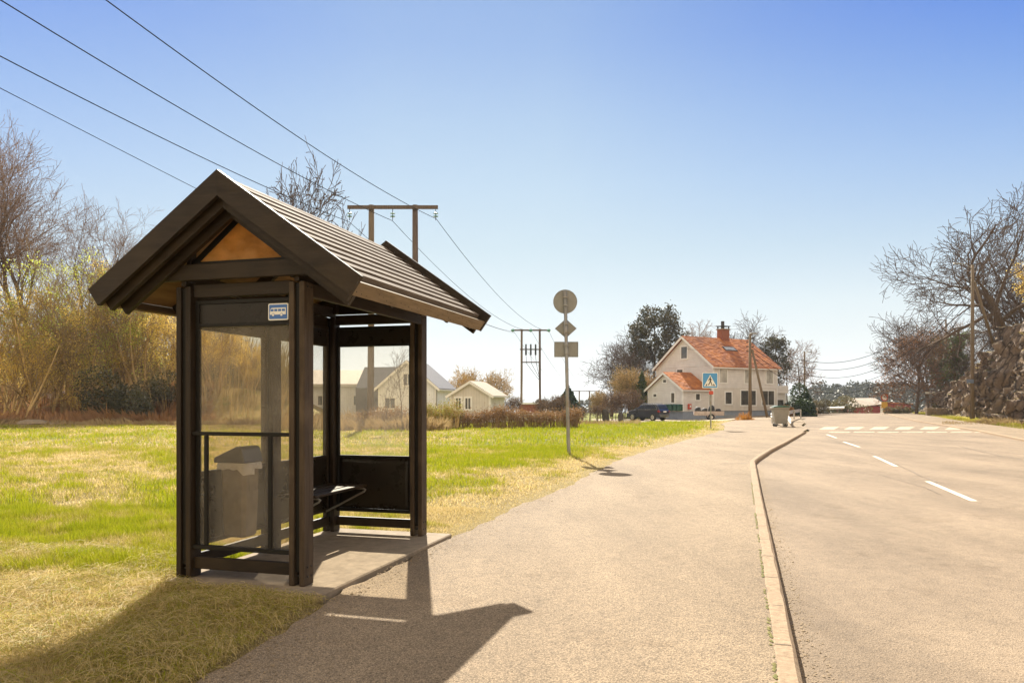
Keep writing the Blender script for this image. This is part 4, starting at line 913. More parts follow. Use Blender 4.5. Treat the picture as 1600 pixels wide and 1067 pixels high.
# ------------------------------------------------------------------ rock cutting
RB = [(36.6, 46, 10.0), (37.6, 55, 9.6), (40.8, 62, 9.0), (44.2, 71, 7.7), (48.2, 80, 6.2), (52.0, 90, 4.6), (57, 102, 3.2), (63, 116, 1.8), (68, 128, .6)]
def rocks():
    ns, nt_ = 420, 72; L = [0]
    for a, b in zip(RB, RB[1:]): L.append(L[-1]+math.dist(a[:2], b[:2]))
    v = []
    for i_ in range(ns):
        s = L[-1]*i_/(ns-1); x = np.interp(s, L, [q[0] for q in RB]); y = np.interp(s, L, [q[1] for q in RB]); h = np.interp(s, L, [q[2] for q in RB])
        x2 = np.interp(s+.5, L, [q[0] for q in RB]); y2 = np.interp(s+.5, L, [q[1] for q in RB]); t = Vn((x2-x, y2-y, 0)) if s < L[-1]-.6 else Vn((6, 14, 0)); n = Vector((t.y, -t.x, 0))   # away from the road
        for j in range(nt_):
            w = j/(nt_-1)
            if w < .6: a = w/.6; zz = h*a*1.0; back = (a**1.4)*h*.20
            else: a = (w-.6)/.4; zz = h+a*(1.6)+a*a*1.5; back = h*.20+a*a*34
            p = Vector((x, y, 0))+n*back; p.z = zz-.3
            amp = 1.0 if w < .62 else max(.15, 1-(w-.62)*4)
            al = p.x*t.x+p.y*t.y; a_, b_ = -al*.72+p.z*.69, p.z*.72+al*.69      # strike runs up to the right
            d = 0
            for sc_, am in ((1.0, 1.0), (2.3, .62), (5.0, .22)):
                q = Vector((a_*.17, b_*.46, (p.x*n.x+p.y*n.y)*.25+7))*sc_; vo = mnoise.voronoi(q)
                c = vo[1][0]; h1 = mnoise.cell_vector(c*3.7+Vector((5.2, 1.3, 9.1))); e = q-c
                d += am*((h1.x-.5)*.9+e.x*(h1.y-.5)*1.9+e.y*(h1.z-.2)*2.2)
            d = (d+mnoise.fractal(p*1.3, .9, 2.1, 3)*.08)*amp*min(1, .35+h/5)
            p -= n*d*1.0; p.z += d*.25*(1 if w < .62 else .6)*min(1, j/3); 
            v.append((p.x, p.y, p.z+float(base(p.x, p.y))))
    i = (np.arange(ns-1)[:, None]*nt_+np.arange(nt_-1)[None, :]).ravel()
    return npmesh('rock_face', v, np.stack([i, i+nt_, i+nt_+1, i+1], -1), None, 'rock')
def rockmat():
    m, N, L, out = nt('rock'); tc = N('TexCoord'); g = N('NewGeometry')
    mr = N('Mapping'); mr.inputs['Rotation'].default_value = (R(44), 0, 0); L(tc.outputs['Object'], mr.inputs[0]); mp = N('Mapping'); mp.inputs['Scale'].default_value = (.8, .42, 1.5); L(mr.outputs[0], mp.inputs[0])
    n = N('TexNoise', i_Scale=1.4, i_Detail=9.0, i_Roughness=.72); L(mp.outputs[0], n.inputs['Vector'])
    r = ramp(N, [(.3, (.07, .05, .036)), (.45, (.21, .15, .108)), (.58, (.35, .26, .185)), (.75, (.54, .42, .31))]); L(n.outputs['Fac'], r.inputs[0])
    n2 = N('TexNoise', i_Scale=.6, i_Detail=6.0); L(tc.outputs['Object'], n2.inputs['Vector'])
    r2 = ramp(N, [(.52, (0, 0, 0)), (.62, (.75, .75, .75))]); L(n2.outputs['Fac'], r2.inputs[0])
    sp = N('SeparateXYZ'); L(g.outputs['Normal'], sp.inputs[0]); r4 = ramp(N, [(.55, (0, 0, 0)), (.8, (1, 1, 1))]); L(sp.outputs['Z'], r4.inputs[0])
    mx = N('Mix', data_type='RGBA'); L(r4.outputs[0], mx.inputs[0]); mx.inputs[7].default_value = (.26, .19, .06, 1); 
    mo = N('Mix', data_type='RGBA'); L(r2.outputs[0], mo.inputs[0]); L(r.outputs[0], mo.inputs[6]); mo.inputs[7].default_value = (.20, .125, .06, 1); vc = N('TexVoronoi', feature='DISTANCE_TO_EDGE', i_Scale=.85); nd = N('TexNoise', i_Scale=2.0, i_Detail=4.0); L(mp.outputs[0], nd.inputs['Vector']); va = N('Mix', data_type='RGBA', blend_type='ADD'); va.inputs[0].default_value = .55; L(mp.outputs[0], va.inputs[6]); L(nd.outputs['Color'], va.inputs[7]); L(va.outputs[2], vc.inputs['Vector'])
    rc = ramp(N, [(.0, (.12, .10, .08)), (.05, (.7, .68, .66)), (.12, (1, 1, 1))]); L(vc.outputs['Distance'], rc.inputs[0]); mk_ = N('Mix', data_type='RGBA', blend_type='MULTIPLY'); mk_.inputs[0].default_value = 1; L(mo.outputs[2], mk_.inputs[6]); L(rc.outputs[0], mk_.inputs[7]); L(mk_.outputs[2], mx.inputs[6])
    p = N('BsdfPrincipled'); p.inputs['Roughness'].default_value = .8; L(mx.outputs[2], p.inputs['Base Color'])
    n3 = N('TexNoise', i_Scale=5.0, i_Detail=8.0, i_Roughness=.7); L(mp.outputs[0], n3.inputs['Vector'])
    b = N('Bump'); b.inputs['Strength'].default_value = 1; b.inputs['Distance'].default_value = .3; L(n3.outputs['Fac'], b.inputs['Height']); L(b.outputs[0], p.inputs['Normal']); L(p.outputs[0], out.inputs[0]); return m
M['rock'] = rockmat()
_rk = rocks(); struct(link('rock_face', _rk)); _rv = np.empty(len(_rk.vertices)*3); _rk.vertices.foreach_get('co', _rv); _rv = _rv.reshape(-1, 3)
def rz_(X, Y): return float(_rv[np.argmin((_rv[:, 0]-X)**2+(_rv[:, 1]-Y)**2), 2])-.3
# right side trees on the rock
big = grow(scaleK(K(r=.034, len=(.46, .66, .33, .17, .08), n=(9, 8, 6, 5), t0=(.28, .25, .2, .2), ang=(60, 50, 52, 50), wob=(.12, .26, .3, .3, .25), up=(.03, .04, .04, .03, .02), rr=(.6, .58, .55, .6), rmin=.021, tm='twig', tl=3), 16.5), 121)
X, Y, _ = at(1577, 0, 78); place(big, 'bare_oak', 'big bare oak with gnarled spreading limbs on top of the rock', 'tree', X, Y, rz_(X, Y), 1.0, 1.07)
X, Y, _ = at(1625, 0, 80); place(oak[0], 'bare_oak', 'bare oak at the right picture edge behind the rock', 'tree', X, Y, rz_(X, Y), 2.2, 1.0)
X, Y, _ = at(1600, 0, 84); place(oak[1], 'bare_oak', 'bare oak behind the big oak, low on the hill', 'tree', X, Y, rz_(X, Y), .2, .8)
ol2 = grow(scaleK(K(levels=4, r=.012, len=(.8, .4, .24, .13), n=(10, 8, 6), stems=3, spread=.3, base=.6, rmin=.014, tm='twigy', leaf=.2, nleaf=4500, lm='bud', lsp=.3), 9), 122)
X, Y, _ = at(1662, 0, 76); place(ol2, 'budding_shrub', 'yellow budding tree at the right edge above the rock', 'shrub', X, Y, rz_(X, Y)+1.5, 0, .8)
rust = grow(scaleK(K(r=.02, len=(.7, .5, .3, .16, .08), n=(12, 8, 6, 4), t0=(.12, .15, .12, .15), ang=(68, 46, 44, 42), up=(.03, .06, .03, .02, .02), cone=(.8, .5, .4, .3), rmin=.018, leaf=.2, nleaf=9000, lsp=.22, lm='rust', tm='twig', flat=.75), 13), 131)
wood(rust, 'beech_tree', 'wide beech with rust brown dead leaves beside the far road', 'tree', 1432, 104, 508, 13.2, .4, None)
wood(oak[0], 'bare_oak', 'bare tree with fan shaped crown behind the rusty beech', 'tree', 1455, 116, 478, 14.2, 3.0, None)
wood(thin, 'bare_tree', 'pale bare tree between the beech and the rock', 'tree', 1495, 112, 490, 15.5, 5.0, None)
GP = 'young pines beside the rock'
for px, Y, ty, lb, sd in ((1468, 108, 535, 'taller young pine left of the rock', 141), (1494, 103, 528, 'young pine nearest the utility pole on the rock', 142)):
    X = (px-CX)/F*Y; o = pine(lb, X, Y, gzf(X, Y), EYE-(ty-HY)/F*Y-gzf(X, Y), sd, 'pineg', nl=5000, wide=.6); o['group'] = GP
bush('juniper_bush', 'low green bush under the rusty beech', 'bush', at(1402, 0, 108)[0], 108, 1.9, 1.4, 1.1, 2500, .22, 'olive', 75)
bush('juniper_bush', 'olive bush on the ledge at the far end of the rock', 'bush', at(1474, 0, 104)[0], 104, 2.0, 1.5, 1.6, 2500, .22, 'olive', 76)
scr2 = grow(scaleK(K(levels=4, r=.010, len=(.7, .5, .3, .16), n=(9, 7, 5), stems=5, spread=.5, base=1, rmin=.012, tm='twig'), 6), 132)
GK = 'bare scrub on top of the rock'
for px, Y, zz, sc, lb in ((1545, 88, 4.6, .9, 'bare scrub just right of the strut on the rock'), (1590, 82, 6.4, .8, 'bare scrub on the rock below the big oak'), (1512, 104, 3.4, 1.0, 'bare scrub behind the roadside pole')):
    X = (px-CX)/F*Y; place(scr2, 'scrub_bush', lb, 'bush', X, Y, rz_(X, Y), px, sc, GK)

undergrowth('grass and dead weeds along the foot of the rock', 4200, 1470, 1640, 55, 60, .55, .07, 86, 'straw_u', .5)
def verge(label, n, seed):
    r = np.random.RandomState(seed); Y = r.uniform(28, 115, n); X = itp(Y, WALK_R)+r.uniform(0, 2.6, n)**1.0
    Z = gz(X, Y); o = link('grass', blades('grass', X, Y, r.uniform(.08, .3, n), r.uniform(.03, .06, n), np.full(n, .4), seed, 'blade', dry=np.clip(r.normal(.45, .3, n), 0, 1), Z=Z)); stuff(o, label, 'grass')
verge('grass verge between the far pavement and the rock', 9000, 87)

# ------------------------------------------------------------------ buildings
def frame_xyz(P, ux):              # object at P whose local x runs along ux, y away
    return math.atan2(ux[1], ux[0])
def gable_house(name, label, P, ang, W, L, zw, ze, zr, wallm, roofm, over=.35, overg=.3, thick=.16, trim='white', base_h=0, basem=None, cat='house'):
    """local x runs across the gable (0..W), local y along the ridge (0..L), gable at y = 0 faces the viewer"""
    o = thing(name, label, cat, P, ang)
    w = MB(); zt = zr-.12
    w.add([(0,0,base_h),(W,0,base_h),(W,L,base_h),(0,L,base_h),(0,0,ze),(W,0,ze),(W,L,ze),(0,L,ze),(W/2,0,zt),(W/2,L,zt)],
          [(0,1,5,8,4),(1,2,6,5),(2,3,7,9,6),(3,0,4,7),(4,8,9,7),(8,5,6,9),(0,3,2,1)]); w.build('wall', wallm, o)
    if base_h: MB().box(.05, W-.05, .05, L-.05, -1.0, base_h-.003).build('foundation', basem, o)
    sl_ = (zr-ze)/(W/2); k = math.hypot(1, sl_); rf = None
    for s in (1, -1):
        xe = W/2+s*(W/2+over); ze_ = zr-sl_*(W/2+over)
        m_ = MB().prism([(W/2, zr), (xe, ze_), (xe, ze_+thick), (W/2, zr+thick)] if s > 0 else [(W/2, zr), (W/2, zr+thick), (xe, ze_+thick), (xe, ze_)], 'y', -overg, L+overg)
        r_ = m_.build('roof', roofm, o)
        t = MB(); e = .003
        t.prism([(W/2, zr-.16), (W/2, zr+thick*.7), (xe+s*.02, ze_+thick*.7), (xe+s*.02, ze_-.16)], 'y', -overg-.04, -overg-e); t.build('verge_board', trim, r_)
        MB().box(min(xe, xe+s*.08), max(xe, xe+s*.08), -overg, L+overg, ze_-.05, ze_+.06).build('gutter', trim, r_)
    cb = MB()
    for x in (-.03, W-.11):
        cb.box(x, x+.14, -.035, -.004, base_h, ze-.01)
    cb.box(W+.004, W+.035, .0, .14, base_h, ze-.01); cb.box(W+.004, W+.035, L-.14, L, base_h, ze-.01)
    cb.loose('corner_board', trim, o)
    return o
def window(o, face, a, z, w, h, cols=1, pane='pane', fr='white', x_wall=0):
    """face 'g': on the gable (local y=0) at local x=a; 's': on the side wall x=x_wall at local y=a"""
    def P(u0, u1, d0, d1, z0, z1): return (u0, u1, d0, d1, z0, z1) if face == 'g' else (x_wall-d1, x_wall-d0, u0, u1, z0, z1)
    f = MB(); t = .14
    for b in ((a-w/2-t, a+w/2+t, -.05, -.003, z+h, z+h+t), (a-w/2-t, a+w/2+t, -.06, -.003, z-t, z), (a-w/2-t, a-w/2, -.05, -.003, z, z+h), (a+w/2, a+w/2+t, -.05, -.003, z, z+h)): f.box(*P(*b))
    for k in range(1, cols): u_ = a-w/2+w*k/cols; f.box(*P(u_-.03, u_+.03, -.04, -.015, z, z+h))
    fo = f.build('window', fr, o); MB().box(*P(a-w/2, a+w/2, -.012, -.004, z, z+h)).build('pane', pane, fo); return fo
PHI = R(58); lx_, ly_ = sin(PHI), cos(PHI); Y0 = 86.0; ZG = -.35
C0 = Vector((.262*Y0, Y0, ZG)); gdir = Vector((-ly_, lx_, 0)); WM, LM = 9.2, 10.8
# local frame: x from far-left corner towards C0 = -gdir ; y along the ridge = (lx,ly)
Pm = C0+gdir*WM; angm = math.atan2(-gdir.y, -gdir.x)
H = gable_house('white_house', 'large cream clapboard house with orange tiled roof and brick chimney', Pm, angm, WM, LM, 0, 6.05, 9.5, 'clap', 'tile', .35, .35, .2, 'white', .95, 'basement')
bx = MB(); bx.box(-.02, WM+.02, -.03, -.003, 6.0, 6.12); bx.box(WM+.003, WM+.03, 0, LM, 3.55, 3.67); bx.loose('belt_board', 'clap', H)
MB().box(WM+.003, WM+.028, .2, LM-.15, .96, 3.54).build('ground_floor_boards', 'plankc', H)
window(H, 'g', WM/2+.1, 7.05, .95, 1.35); window(H, 'g', WM/2-.6, 4.6, .9, 1.15)
for a, z, w, h, c in ((1.6, 4.15, 1.15, 1.5, 1), (5.7, 4.15, 1.15, 1.5, 1), (9.4, 4.15, 1.15, 1.5, 1)): window(H, 's', a, z, w, h, c, 'curtain_refl', x_wall=WM)
for a, z, w, h, c in ((2.4, 1.75, 1.0, 1.3, 1), (5.7, 1.6, 2.5, 1.65, 2), (9.1, 1.6, 2.1, 1.65, 2)): window(H, 's', a, z, w, h, c, x_wall=WM+.03)
ch = MB(); ch.box(WM/2-.45, WM/2+.45, 6.0, 7.2, 8.6, 10.7); c_ = ch.build('chimney', 'brick', H)
MB().box(WM/2-.55, WM/2+.55, 5.9, 7.3, 10.701, 10.82).build('chimney_cap', 'concrete', c_)
cc = MB(); 
for x, y in ((-.4, 6.1), (.4, 6.1), (-.4, 7.1), (.4, 7.1)): cc.box(WM/2+x-.06, WM/2+x+.06, y-.06, y+.06, 10.821, 11.1)
cc.box(WM/2-.55, WM/2+.55, 5.9, 7.3, 11.101, 11.17); cc.tube([(WM/2, 6.5, 10.83), (WM/2, 6.5, 11.75)], .2, 8); cc.build('chimney_pot', 'stone', c_)
sm = (9.5-6.05)/(WM/2); 
def onroof(d, y, h): return Vector((WM/2+d, y, 9.5+.2-sm*d+h))
sk = MB(); A = [onroof(1.6, 4.6, .06), onroof(2.3, 4.6, .06), onroof(2.3, 6.6, .06), onroof(1.6, 6.6, .06)]; B = [onroof(1.6, 4.6, -.02), onroof(2.3, 4.6, -.02), onroof(2.3, 6.6, -.02), onroof(1.6, 6.6, -.02)]
sk.add(A+B, [(0,1,2,3),(0,4,5,1),(1,5,6,2),(2,6,7,3),(3,7,4,0)]); s_ = sk.build('skylight', 'rubber', H)
gk = MB(); gk.add([onroof(1.7, 4.75, .068), onroof(2.2, 4.75, .068), onroof(2.2, 6.45, .068), onroof(1.7, 6.45, .068)], [(0,1,2,3)]); gk.build('pane', 'curtain_refl', s_)  # same pale pane colour, with the reflected light painted in
# annex
Fa = C0+gdir*.6-Vector((lx_, ly_, 0))*4.1; WA, LA = 5.6, 4.07; Pa = Fa+gdir*WA; Pa.z = ZG
A_ = gable_house('house_annex', 'low cream clapboard annex with orange roof in front of the big house', Pa, angm, WA, LA, 0, 3.4, 5.2, 'clap', 'tile', .3, .3, .16, 'white', .9, 'basement', cat='annex')
# keep the annex roof from passing through the house wall
for ch_ in A_.children:
    for q in [ch_]+list(ch_.children):
        for vv in q.data.vertices:
            if vv.co.y > LA-.02: vv.co.y = LA-.02
window(A_, 'g', WA/2, 4.15, .5, .3); window(A_, 'g', 1.2, 2.55, .5, .3); window(A_, 'g', 4.1, 1.9, .5, 1.05); window(A_, 's', 2.3, 2.2, .6, .65, x_wall=WA)
for k in range(4):
    mb = MB(); x = 3.55+k*.62-(.18 if k < 2 else 0)
    p = Pa+Vector((cos(angm), sin(angm), 0))*x-Vector((lx_, ly_, 0))*.22
    lb = ('leftmost', 'second from left', 'third from left', 'rightmost')[k]
    o = tag(MB().box(-.25, .25, -.2, .2, 0, .62, .02).build('mailbox', 'green'), f'{lb} of the four green mailboxes on the annex wall', 'mailbox', 'green mailboxes on the annex wall'); o.location = (p.x, p.y, ZG+.95+.02); o.rotation_euler = (0, 0, angm)
    lid = MB().prism([(-.24, .621), (.24, .621), (.2, .68), (-.2, .74)], 'x', -.27, .27).build('lid', 'green', o)
p = Fa+Vector((lx_, ly_, 0))*.9+Vector((cos(angm), sin(angm), 0))*.16
o = tag(MB().box(-.12, .12, -.2, .2, 0, .6, .03).build('red_box', 'red'), 'red letter box with white label on the annex side wall', 'letter box'); o.location = (p.x, p.y, ZG+1.15); o.rotation_euler = (0, 0, angm)
MB().box(.121, .13, -.1, .1, .2, .45).build('label_plate', 'signwhite', o)
# flat roofed porch at the right end of the house
pe = C0+Vector((lx_, ly_, 0))*(LM+.05)+gdir*4.0
pr = thing('porch', 'flat roofed grey porch with doorway at the right end of the house', 'porch', (pe.x, pe.y, ZG), angm)
MB().box(0, 3.6, 0, 2.0, 0, 3.0).build('wall', 'clap', pr); MB().box(-.15, 3.8, .003, 2.2, 3.004, 3.9).build('balcony', 'clap', pr); MB().box(3.604, 3.64, .5, 1.5, .1, 2.2).build('door', 'pane', pr)
# trailer
M['trailerp'] = mat('worn_trailer_paint', (.55, .47, .42), (.36, .27, .22), .7, (3, 3, 3), 6)
def trailer():
    p = Pa+Vector((cos(angm), sin(angm), 0))*(WA+1.4)+Vector((lx_, ly_, 0))*3.2
    p = Vector(at(1107, 0, 80.5)); t = thing('trailer', 'white open car trailer loaded with dark bundles in front of the house', 'trailer', (p.x, 80.5, ZG+.04), R(-8))
    b = MB(); b.box(-1.5, 1.5, -.7, .7, .5, .58); b.box(-1.5, 1.5, -.72, -.68, .58, .95); b.box(-1.5, 1.5, .68, .72, .58, .95); b.box(-1.52, -1.48, -.68, .68, .58, .95); b.box(1.48, 1.52, -.68, .68, .58, .95); b.build('box', 'trailerp', t)
    for s in (-1, 1):
        w = MB(); w.tube([(.2, s*.82-.09, .33), (.2, s*.82+.09, .33)], .33, 16); wo = w.build('wheel', 'rubber', t); MB().tube([(.2, s*.82-.1, .33), (.2, s*.82+.1, .33)], .17, 12).build('rim', 'chrome', wo)
        MB().prism([(.2+.42*cos(a), .36+.42*sin(a)) for a in np.linspace(0, PI, 9)]+[(.2+.36*cos(a), .36+.36*sin(a)) for a in np.linspace(PI, 0, 9)], 'y', s*.82-.12, s*.82+.12).build('mudguard', 'trailerp', t)
    MB().bar((1.5, 0, .5), (2.6, 0, .45), .08, .08).build('drawbar', 'steel', t)
    MB().box(-1.55, -1.521, -.25, .25, .62, .75).build('number_plate', 'plate', t)
    q = random.Random(2)
    for k in range(4):
        x = -1.1+k*.7; c = MB(); n = 10; vs = []
        for rr_, zz in ((.9, 0), (1, .3), (.75, .55), (.3, .62)): vs += [(.36*rr_*cos(2*PI*j/n)*q.uniform(.85, 1.1), .5*rr_*sin(2*PI*j/n)*q.uniform(.85, 1.1), zz) for j in range(n)]
        c.add(vs, [(a*n+j, a*n+(j+1) % n, a*n+n+(j+1) % n, a*n+n+j) for a in range(3) for j in range(n)]+[tuple(range(3*n, 4*n)), tuple(range(n-1, -1, -1))])
        o = tag(c.build('bundle', 'rubber', None, True), f'{("rear", "second", "third", "front")[k]} dark bundle lying in the white trailer', 'bundle', 'dark bundles on the trailer'); a = R(-8); o.location = (p.x+x*cos(a), 80.5+x*sin(a), ZG+.04+.59); o.rotation_euler = (0, 0, a); o.scale.z = (1.3, 1.1, 1.6, 1.0)[k]
trailer()
# SUV
def suv():
    p = at(1012, 0, 79.5); t = thing('parked_car', 'dark blue estate car parked in front of the annex', 'car', (p[0], 79.5, ZG+.03), math.atan2(.74, -.67)); t.scale = (.94, .96, 1.07)
    prof = [(2.28, .32), (2.33, .55), (2.28, .78), (2.1, .9), (1.2, 1.05), (.98, 1.08), (.25, 1.52), (-.1, 1.6), (-1.5, 1.6), (-1.85, 1.52), (-2.18, 1.08), (-2.28, .95), (-2.3, .55), (-2.22, .32)]
    def sec(f, z):                         # half width by height
        return f*(.92 if z < 1.06 else .92-.30*(z-1.06))
    b = MB(); n = len(prof); vs = [(x, -sec(1, z)*(1 if abs(x) < 2.1 else .9), z) for x, z in prof]+[(x, sec(1, z)*(1 if abs(x) < 2.1 else .9), z) for x, z in prof]
    mids = [(x, 0, z+(.03 if z > 1.5 else .0)) for x, z in prof]; vs += mids
    fs = [(k, (k+1) % n, 2*n+(k+1) % n, 2*n+k) for k in range(n)]+[(2*n+k, 2*n+(k+1) % n, n+(k+1) % n, n+k) for k in range(n)]+[tuple(range(n-1, -1, -1)), tuple(range(n, 2*n))]
    b.add(vs, fs); bo = b.build('body', 'carpaint', t); md = bo.modifiers.new('b', 'BEVEL'); md.width = .05; md.segments = 3; md.limit_method = 'ANGLE'; md.angle_limit = R(20)
    for s in (-1, 1):
        def wpt(x, z): return (x, s*(sec(1, z)+.008), z)
        for nm, q in (('side_window', [(.72, 1.1), (.2, 1.46), (-.25, 1.51), (-.25, 1.1)]), ('side_window', [(-.32, 1.1), (-.32, 1.51), (-1.1, 1.52), (-1.1, 1.1)]), ('side_window', [(-1.17, 1.12), (-1.17, 1.51), (-1.55, 1.5), (-1.85, 1.2), (-1.85, 1.12)])):
            pts = [wpt(x, z) for x, z in q]; m_ = MB(); m_.add(pts+[(x, y-s*.012, z) for x, y, z in pts], [tuple(range(len(pts)))]+[(k, (k+1) % len(pts), len(pts)+(k+1) % len(pts), len(pts)+k) for k in range(len(pts))]); m_.build(nm, 'carglass', t)
        MB().bar(wpt(.95, 1.085), wpt(-1.95, 1.085), .012, .025).bar(wpt(.15, 1.535), wpt(-1.6, 1.53), .012, .025).bar(wpt(-1.6, 1.53), wpt(-1.97, 1.1), .012, .025).build('window_trim', 'chrome', t)
        MB().tube([(.2, s*.7, 1.64), (-1.5, s*.7, 1.66)], .025, 6).build('roof_rail', 'chrome', t)
        for x in (1.38, -1.38):
            w = MB().tube([(x, s*.72, .35), (x, s*.94, .35)], .355, 20).build('wheel', 'rubber', t); r_ = MB().tube([(x, s*.90, .35), (x, s*.952, .35)], .23, 14).build('rim', 'chrome', w)
        MB().prism([(-2.32, .85), (-2.2, 1.02), (-2.0, 1.0), (-2.05, .82)], 'y', s*.72, s*.9).build('tail_lamp', 'lampred', t)
        MB().prism([(2.0, .72), (2.3, .7), (2.24, .84), (2.0, .9)], 'y', s*.65, s*.86).build('headlight', 'signwhite', t)
        MB().box(.7, .88, s*.93-.02, s*1.08+.0, 1.08, 1.22, .02).build('mirror', 'carpaint', t)
    MB().add([(-1.9, -.66, 1.5), (-1.9, .66, 1.5), (-2.17, .72, 1.13), (-2.17, -.72, 1.13), (-1.86, -.66, 1.48), (-1.86, .66, 1.48), (-2.1, .72, 1.1), (-2.1, -.72, 1.1)], [(0,1,2,3),(0,4,5,1),(1,5,6,2),(2,6,7,3),(3,7,4,0)]).build('rear_window', 'carglass', t)
    MB().add([(.3, -.68, 1.53), (.3, .68, 1.53), (.96, .76, 1.115), (.96, -.76, 1.115), (.26, -.68, 1.5), (.26, .68, 1.5), (.92, .76, 1.08), (.92, -.76, 1.08)], [(0,1,2,3),(0,4,5,1),(1,5,6,2),(2,6,7,3),(3,7,4,0)]).build('windscreen', 'carglass', t)
    MB().box(-2.33, -2.305, -.26, .26, .82, .94).build('number_plate', 'plate', t)
suv()

# white buildings behind the shelter
lbx = at(625, 0, 78)[0]
LBD = gable_house('long_white_building', 'long low white building with beige roof seen through the rear glass', (at(470, 0, 76)[0], 80, ZG+.2), R(-90), 7, 15, 0, 3.6, 5.0, 'plank', 'beige_roof', .4, .3, .15, 'white', cat='building')
LBD.location = (at(430, 0, 78)[0], 84, -.2); LBD.rotation_euler = (0, 0, R(-86)); 
# turn: local y (ridge) must run to the right: use rotation so local y -> +x
LBD.rotation_euler = (0, 0, R(-90)); LBD.location = (at(440, 0, 78)[0], 84, -.2)
for a in (2.3, 4.4, 8): window(LBD, 's', a, 1.5, .9, .9, 2, x_wall=7)
WH = gable_house('white_gable_house', 'white house with dark tiled roof and tall gable behind the shelter posts', (0, 0, 0), 0, 5.4, 7.5, 0, 3.15, 5.45, 'plank', 'darkroof', .35, .25, .15, 'white', cat='house')
p = at(584.5, 0, 70); WH.location = (p[0]+.3, 70.6, -.15); WH.rotation_euler = (0, 0, R(-8))
window(WH, 'g', 2.75, 3.3, .75, 1.0, 2); window(WH, 'g', 1.1, 1.2, .9, .9, 2)
MB().tube([(5.5, -.1, 3.0), (5.5, -.1, 2.6), (5.46, -.06, .1)], .05, 6).build('downpipe', 'steel', WH)
wg = MB(); wg.prism([(0, 3.2), (3.4, 5.3), (6.8, 3.2)], 'x', -3.5, 2.0); 
wgo = MB(); wgo.add([(-3.2, 2.8, 3.1), (1.2, 2.8, 3.1), (1.2, 5.5, 5.22), (-3.2, 5.5, 5.22), (-3.2, 8.2, 3.1), (1.2, 8.2, 3.1), (-3.2, 3.0, -.2), (-3.2, 8.0, -.2), (1.2, 3, -.2), (1.2, 8, -.2)], [(0,1,2,3),(3,2,5,4),(0,3,4,7,6),(6,8,1,0)]); wgo.build('rear_wing', 'darkroof', WH)
SHD = gable_house('garden_shed', 'small cream shed with two dark windows behind the hedge', (0, 0, 0), 0, 3.3, 4.3, 0, 2.25, 3.25, 'plankc', 'beige_roof', .28, .2, .08, 'white', cat='shed')
p = at(701.5, 0, 61); SHD.location = (p[0]+.1, 61, -.05); SHD.rotation_euler = (0, 0, R(-14))
window(SHD, 'g', .68, 1.1, .42, .85, 2); window(SHD, 'g', 1.48, 1.1, .42, .85, 2)
# brick transformer hut
bh = thing('brick_hut', 'small red brick hut with white roof edge between the fuse pole legs', 'hut', (at(827, 0, 117)[0], 117, -1.4))
MB().box(-1.65, 1.65, 0, 3, 0, 2.65).build('wall', 'brick', bh); MB().box(-1.8, 1.8, -.15, 3.15, 2.653, 2.9).build('roof', 'white', bh)
# red barn beyond the crest
ba = thing('red_barn', 'red barn with grey corrugated roof beyond the crest of the road', 'barn', (at(1326, 0, 150)[0], 150, -3.2))
zz = lambda py: EYE-(py-HY)/F*150+3.2
u = 150/F
w = MB(); w.box(5*u, 49*u, 0, 7, -1.5, zz(634.5)); w.build('wall', 'red_barn', ba)
r_ = MB(); r_.add([(-2*u, -.5, zz(645)), (7*u, -.4, zz(636.2)), (47*u, -.4, zz(631.5)), (56*u, -.4, zz(631.5)), (56*u, 4, zz(621.5)), (13*u, 4, zz(621.8)), (58*u, 9, zz(630)), (5*u, 9, zz(630))], [(0,1,5),(1,2,3,4,5),(5,4,6,7)])
ro = r_.build('roof', 'barn_roof', ba); md = ro.modifiers.new('t', 'SOLIDIFY'); md.thickness = .12
MB().box(49.3*u, 54*u, -.1, .6, -1.5, zz(632)).build('white_door', 'white', ba)
MB().box(54.5*u, 62*u, .2, 3, -1.5, zz(631.0)).build('grey_door', 'stone', ba); MB().box(62.3*u, 76*u, .1, 5, -1.5, zz(629.5)).build('side_wing', 'red_barn', ba)
MB().prism([(61*u, zz(629.4)), (100*u, zz(631.5)), (100*u, zz(630.6)), (61*u, zz(628))], 'y', -.2, 5.2).build('wing_roof', 'tile', ba); MB().box(76.1*u, 98*u, .2, 5, -1.5, zz(631.7)).build('wing_wall', 'red_barn', ba)

# ------------------------------------------------------------------ street furniture
# pedestrian crossing sign
x0, y0 = G(1111, 671); u = y0/F
CS = thing('crossing_sign', 'blue square pedestrian crossing sign on a thin grey pole', 'road sign', (x0, y0, gzf(x0, y0)))
zt = EYE-(583-HY)/F*y0; zb_ = EYE-(607-HY)/F*y0; s2 = 12.2*u; zc_ = (zt+zb_)/2; xo = -1.5*u
MB().tube([(0, .06, -.2), (0, .06, zt-.1)], .04, 8).build('pole', 'steel', CS)
po = MB().prism(rrect(xo-s2, xo+s2, zc_-s2, zc_+s2, .05), 'y', -.012, .012).build('sign_plate', 'signwhite', CS)
MB().prism(rrect(xo-s2+.035, xo+s2-.035, zc_-s2+.035, zc_+s2-.035, .04), 'y', -.016, -.0125).build('blue_field', 'blue2', po)
MB().prism([(xo-s2*.8, zc_-s2*.74), (xo+s2*.8, zc_-s2*.74), (xo, zc_+s2*.72)], 'y', -.021, -.0165).build('white_triangle', 'signwhite', po)
pf = MB(); k_ = s2
def blob(pts): pf.prism([(xo+a*k_, zc_+b*k_) for a, b in pts], 'y', -.026, -.0215)
blob([(.01+.075*cos(t), .42+.085*sin(t)) for t in np.linspace(0, 6.2, 10)]); blob([(-.09, .3), (.08, .32), (.1, -.08), (-.06, -.1)])
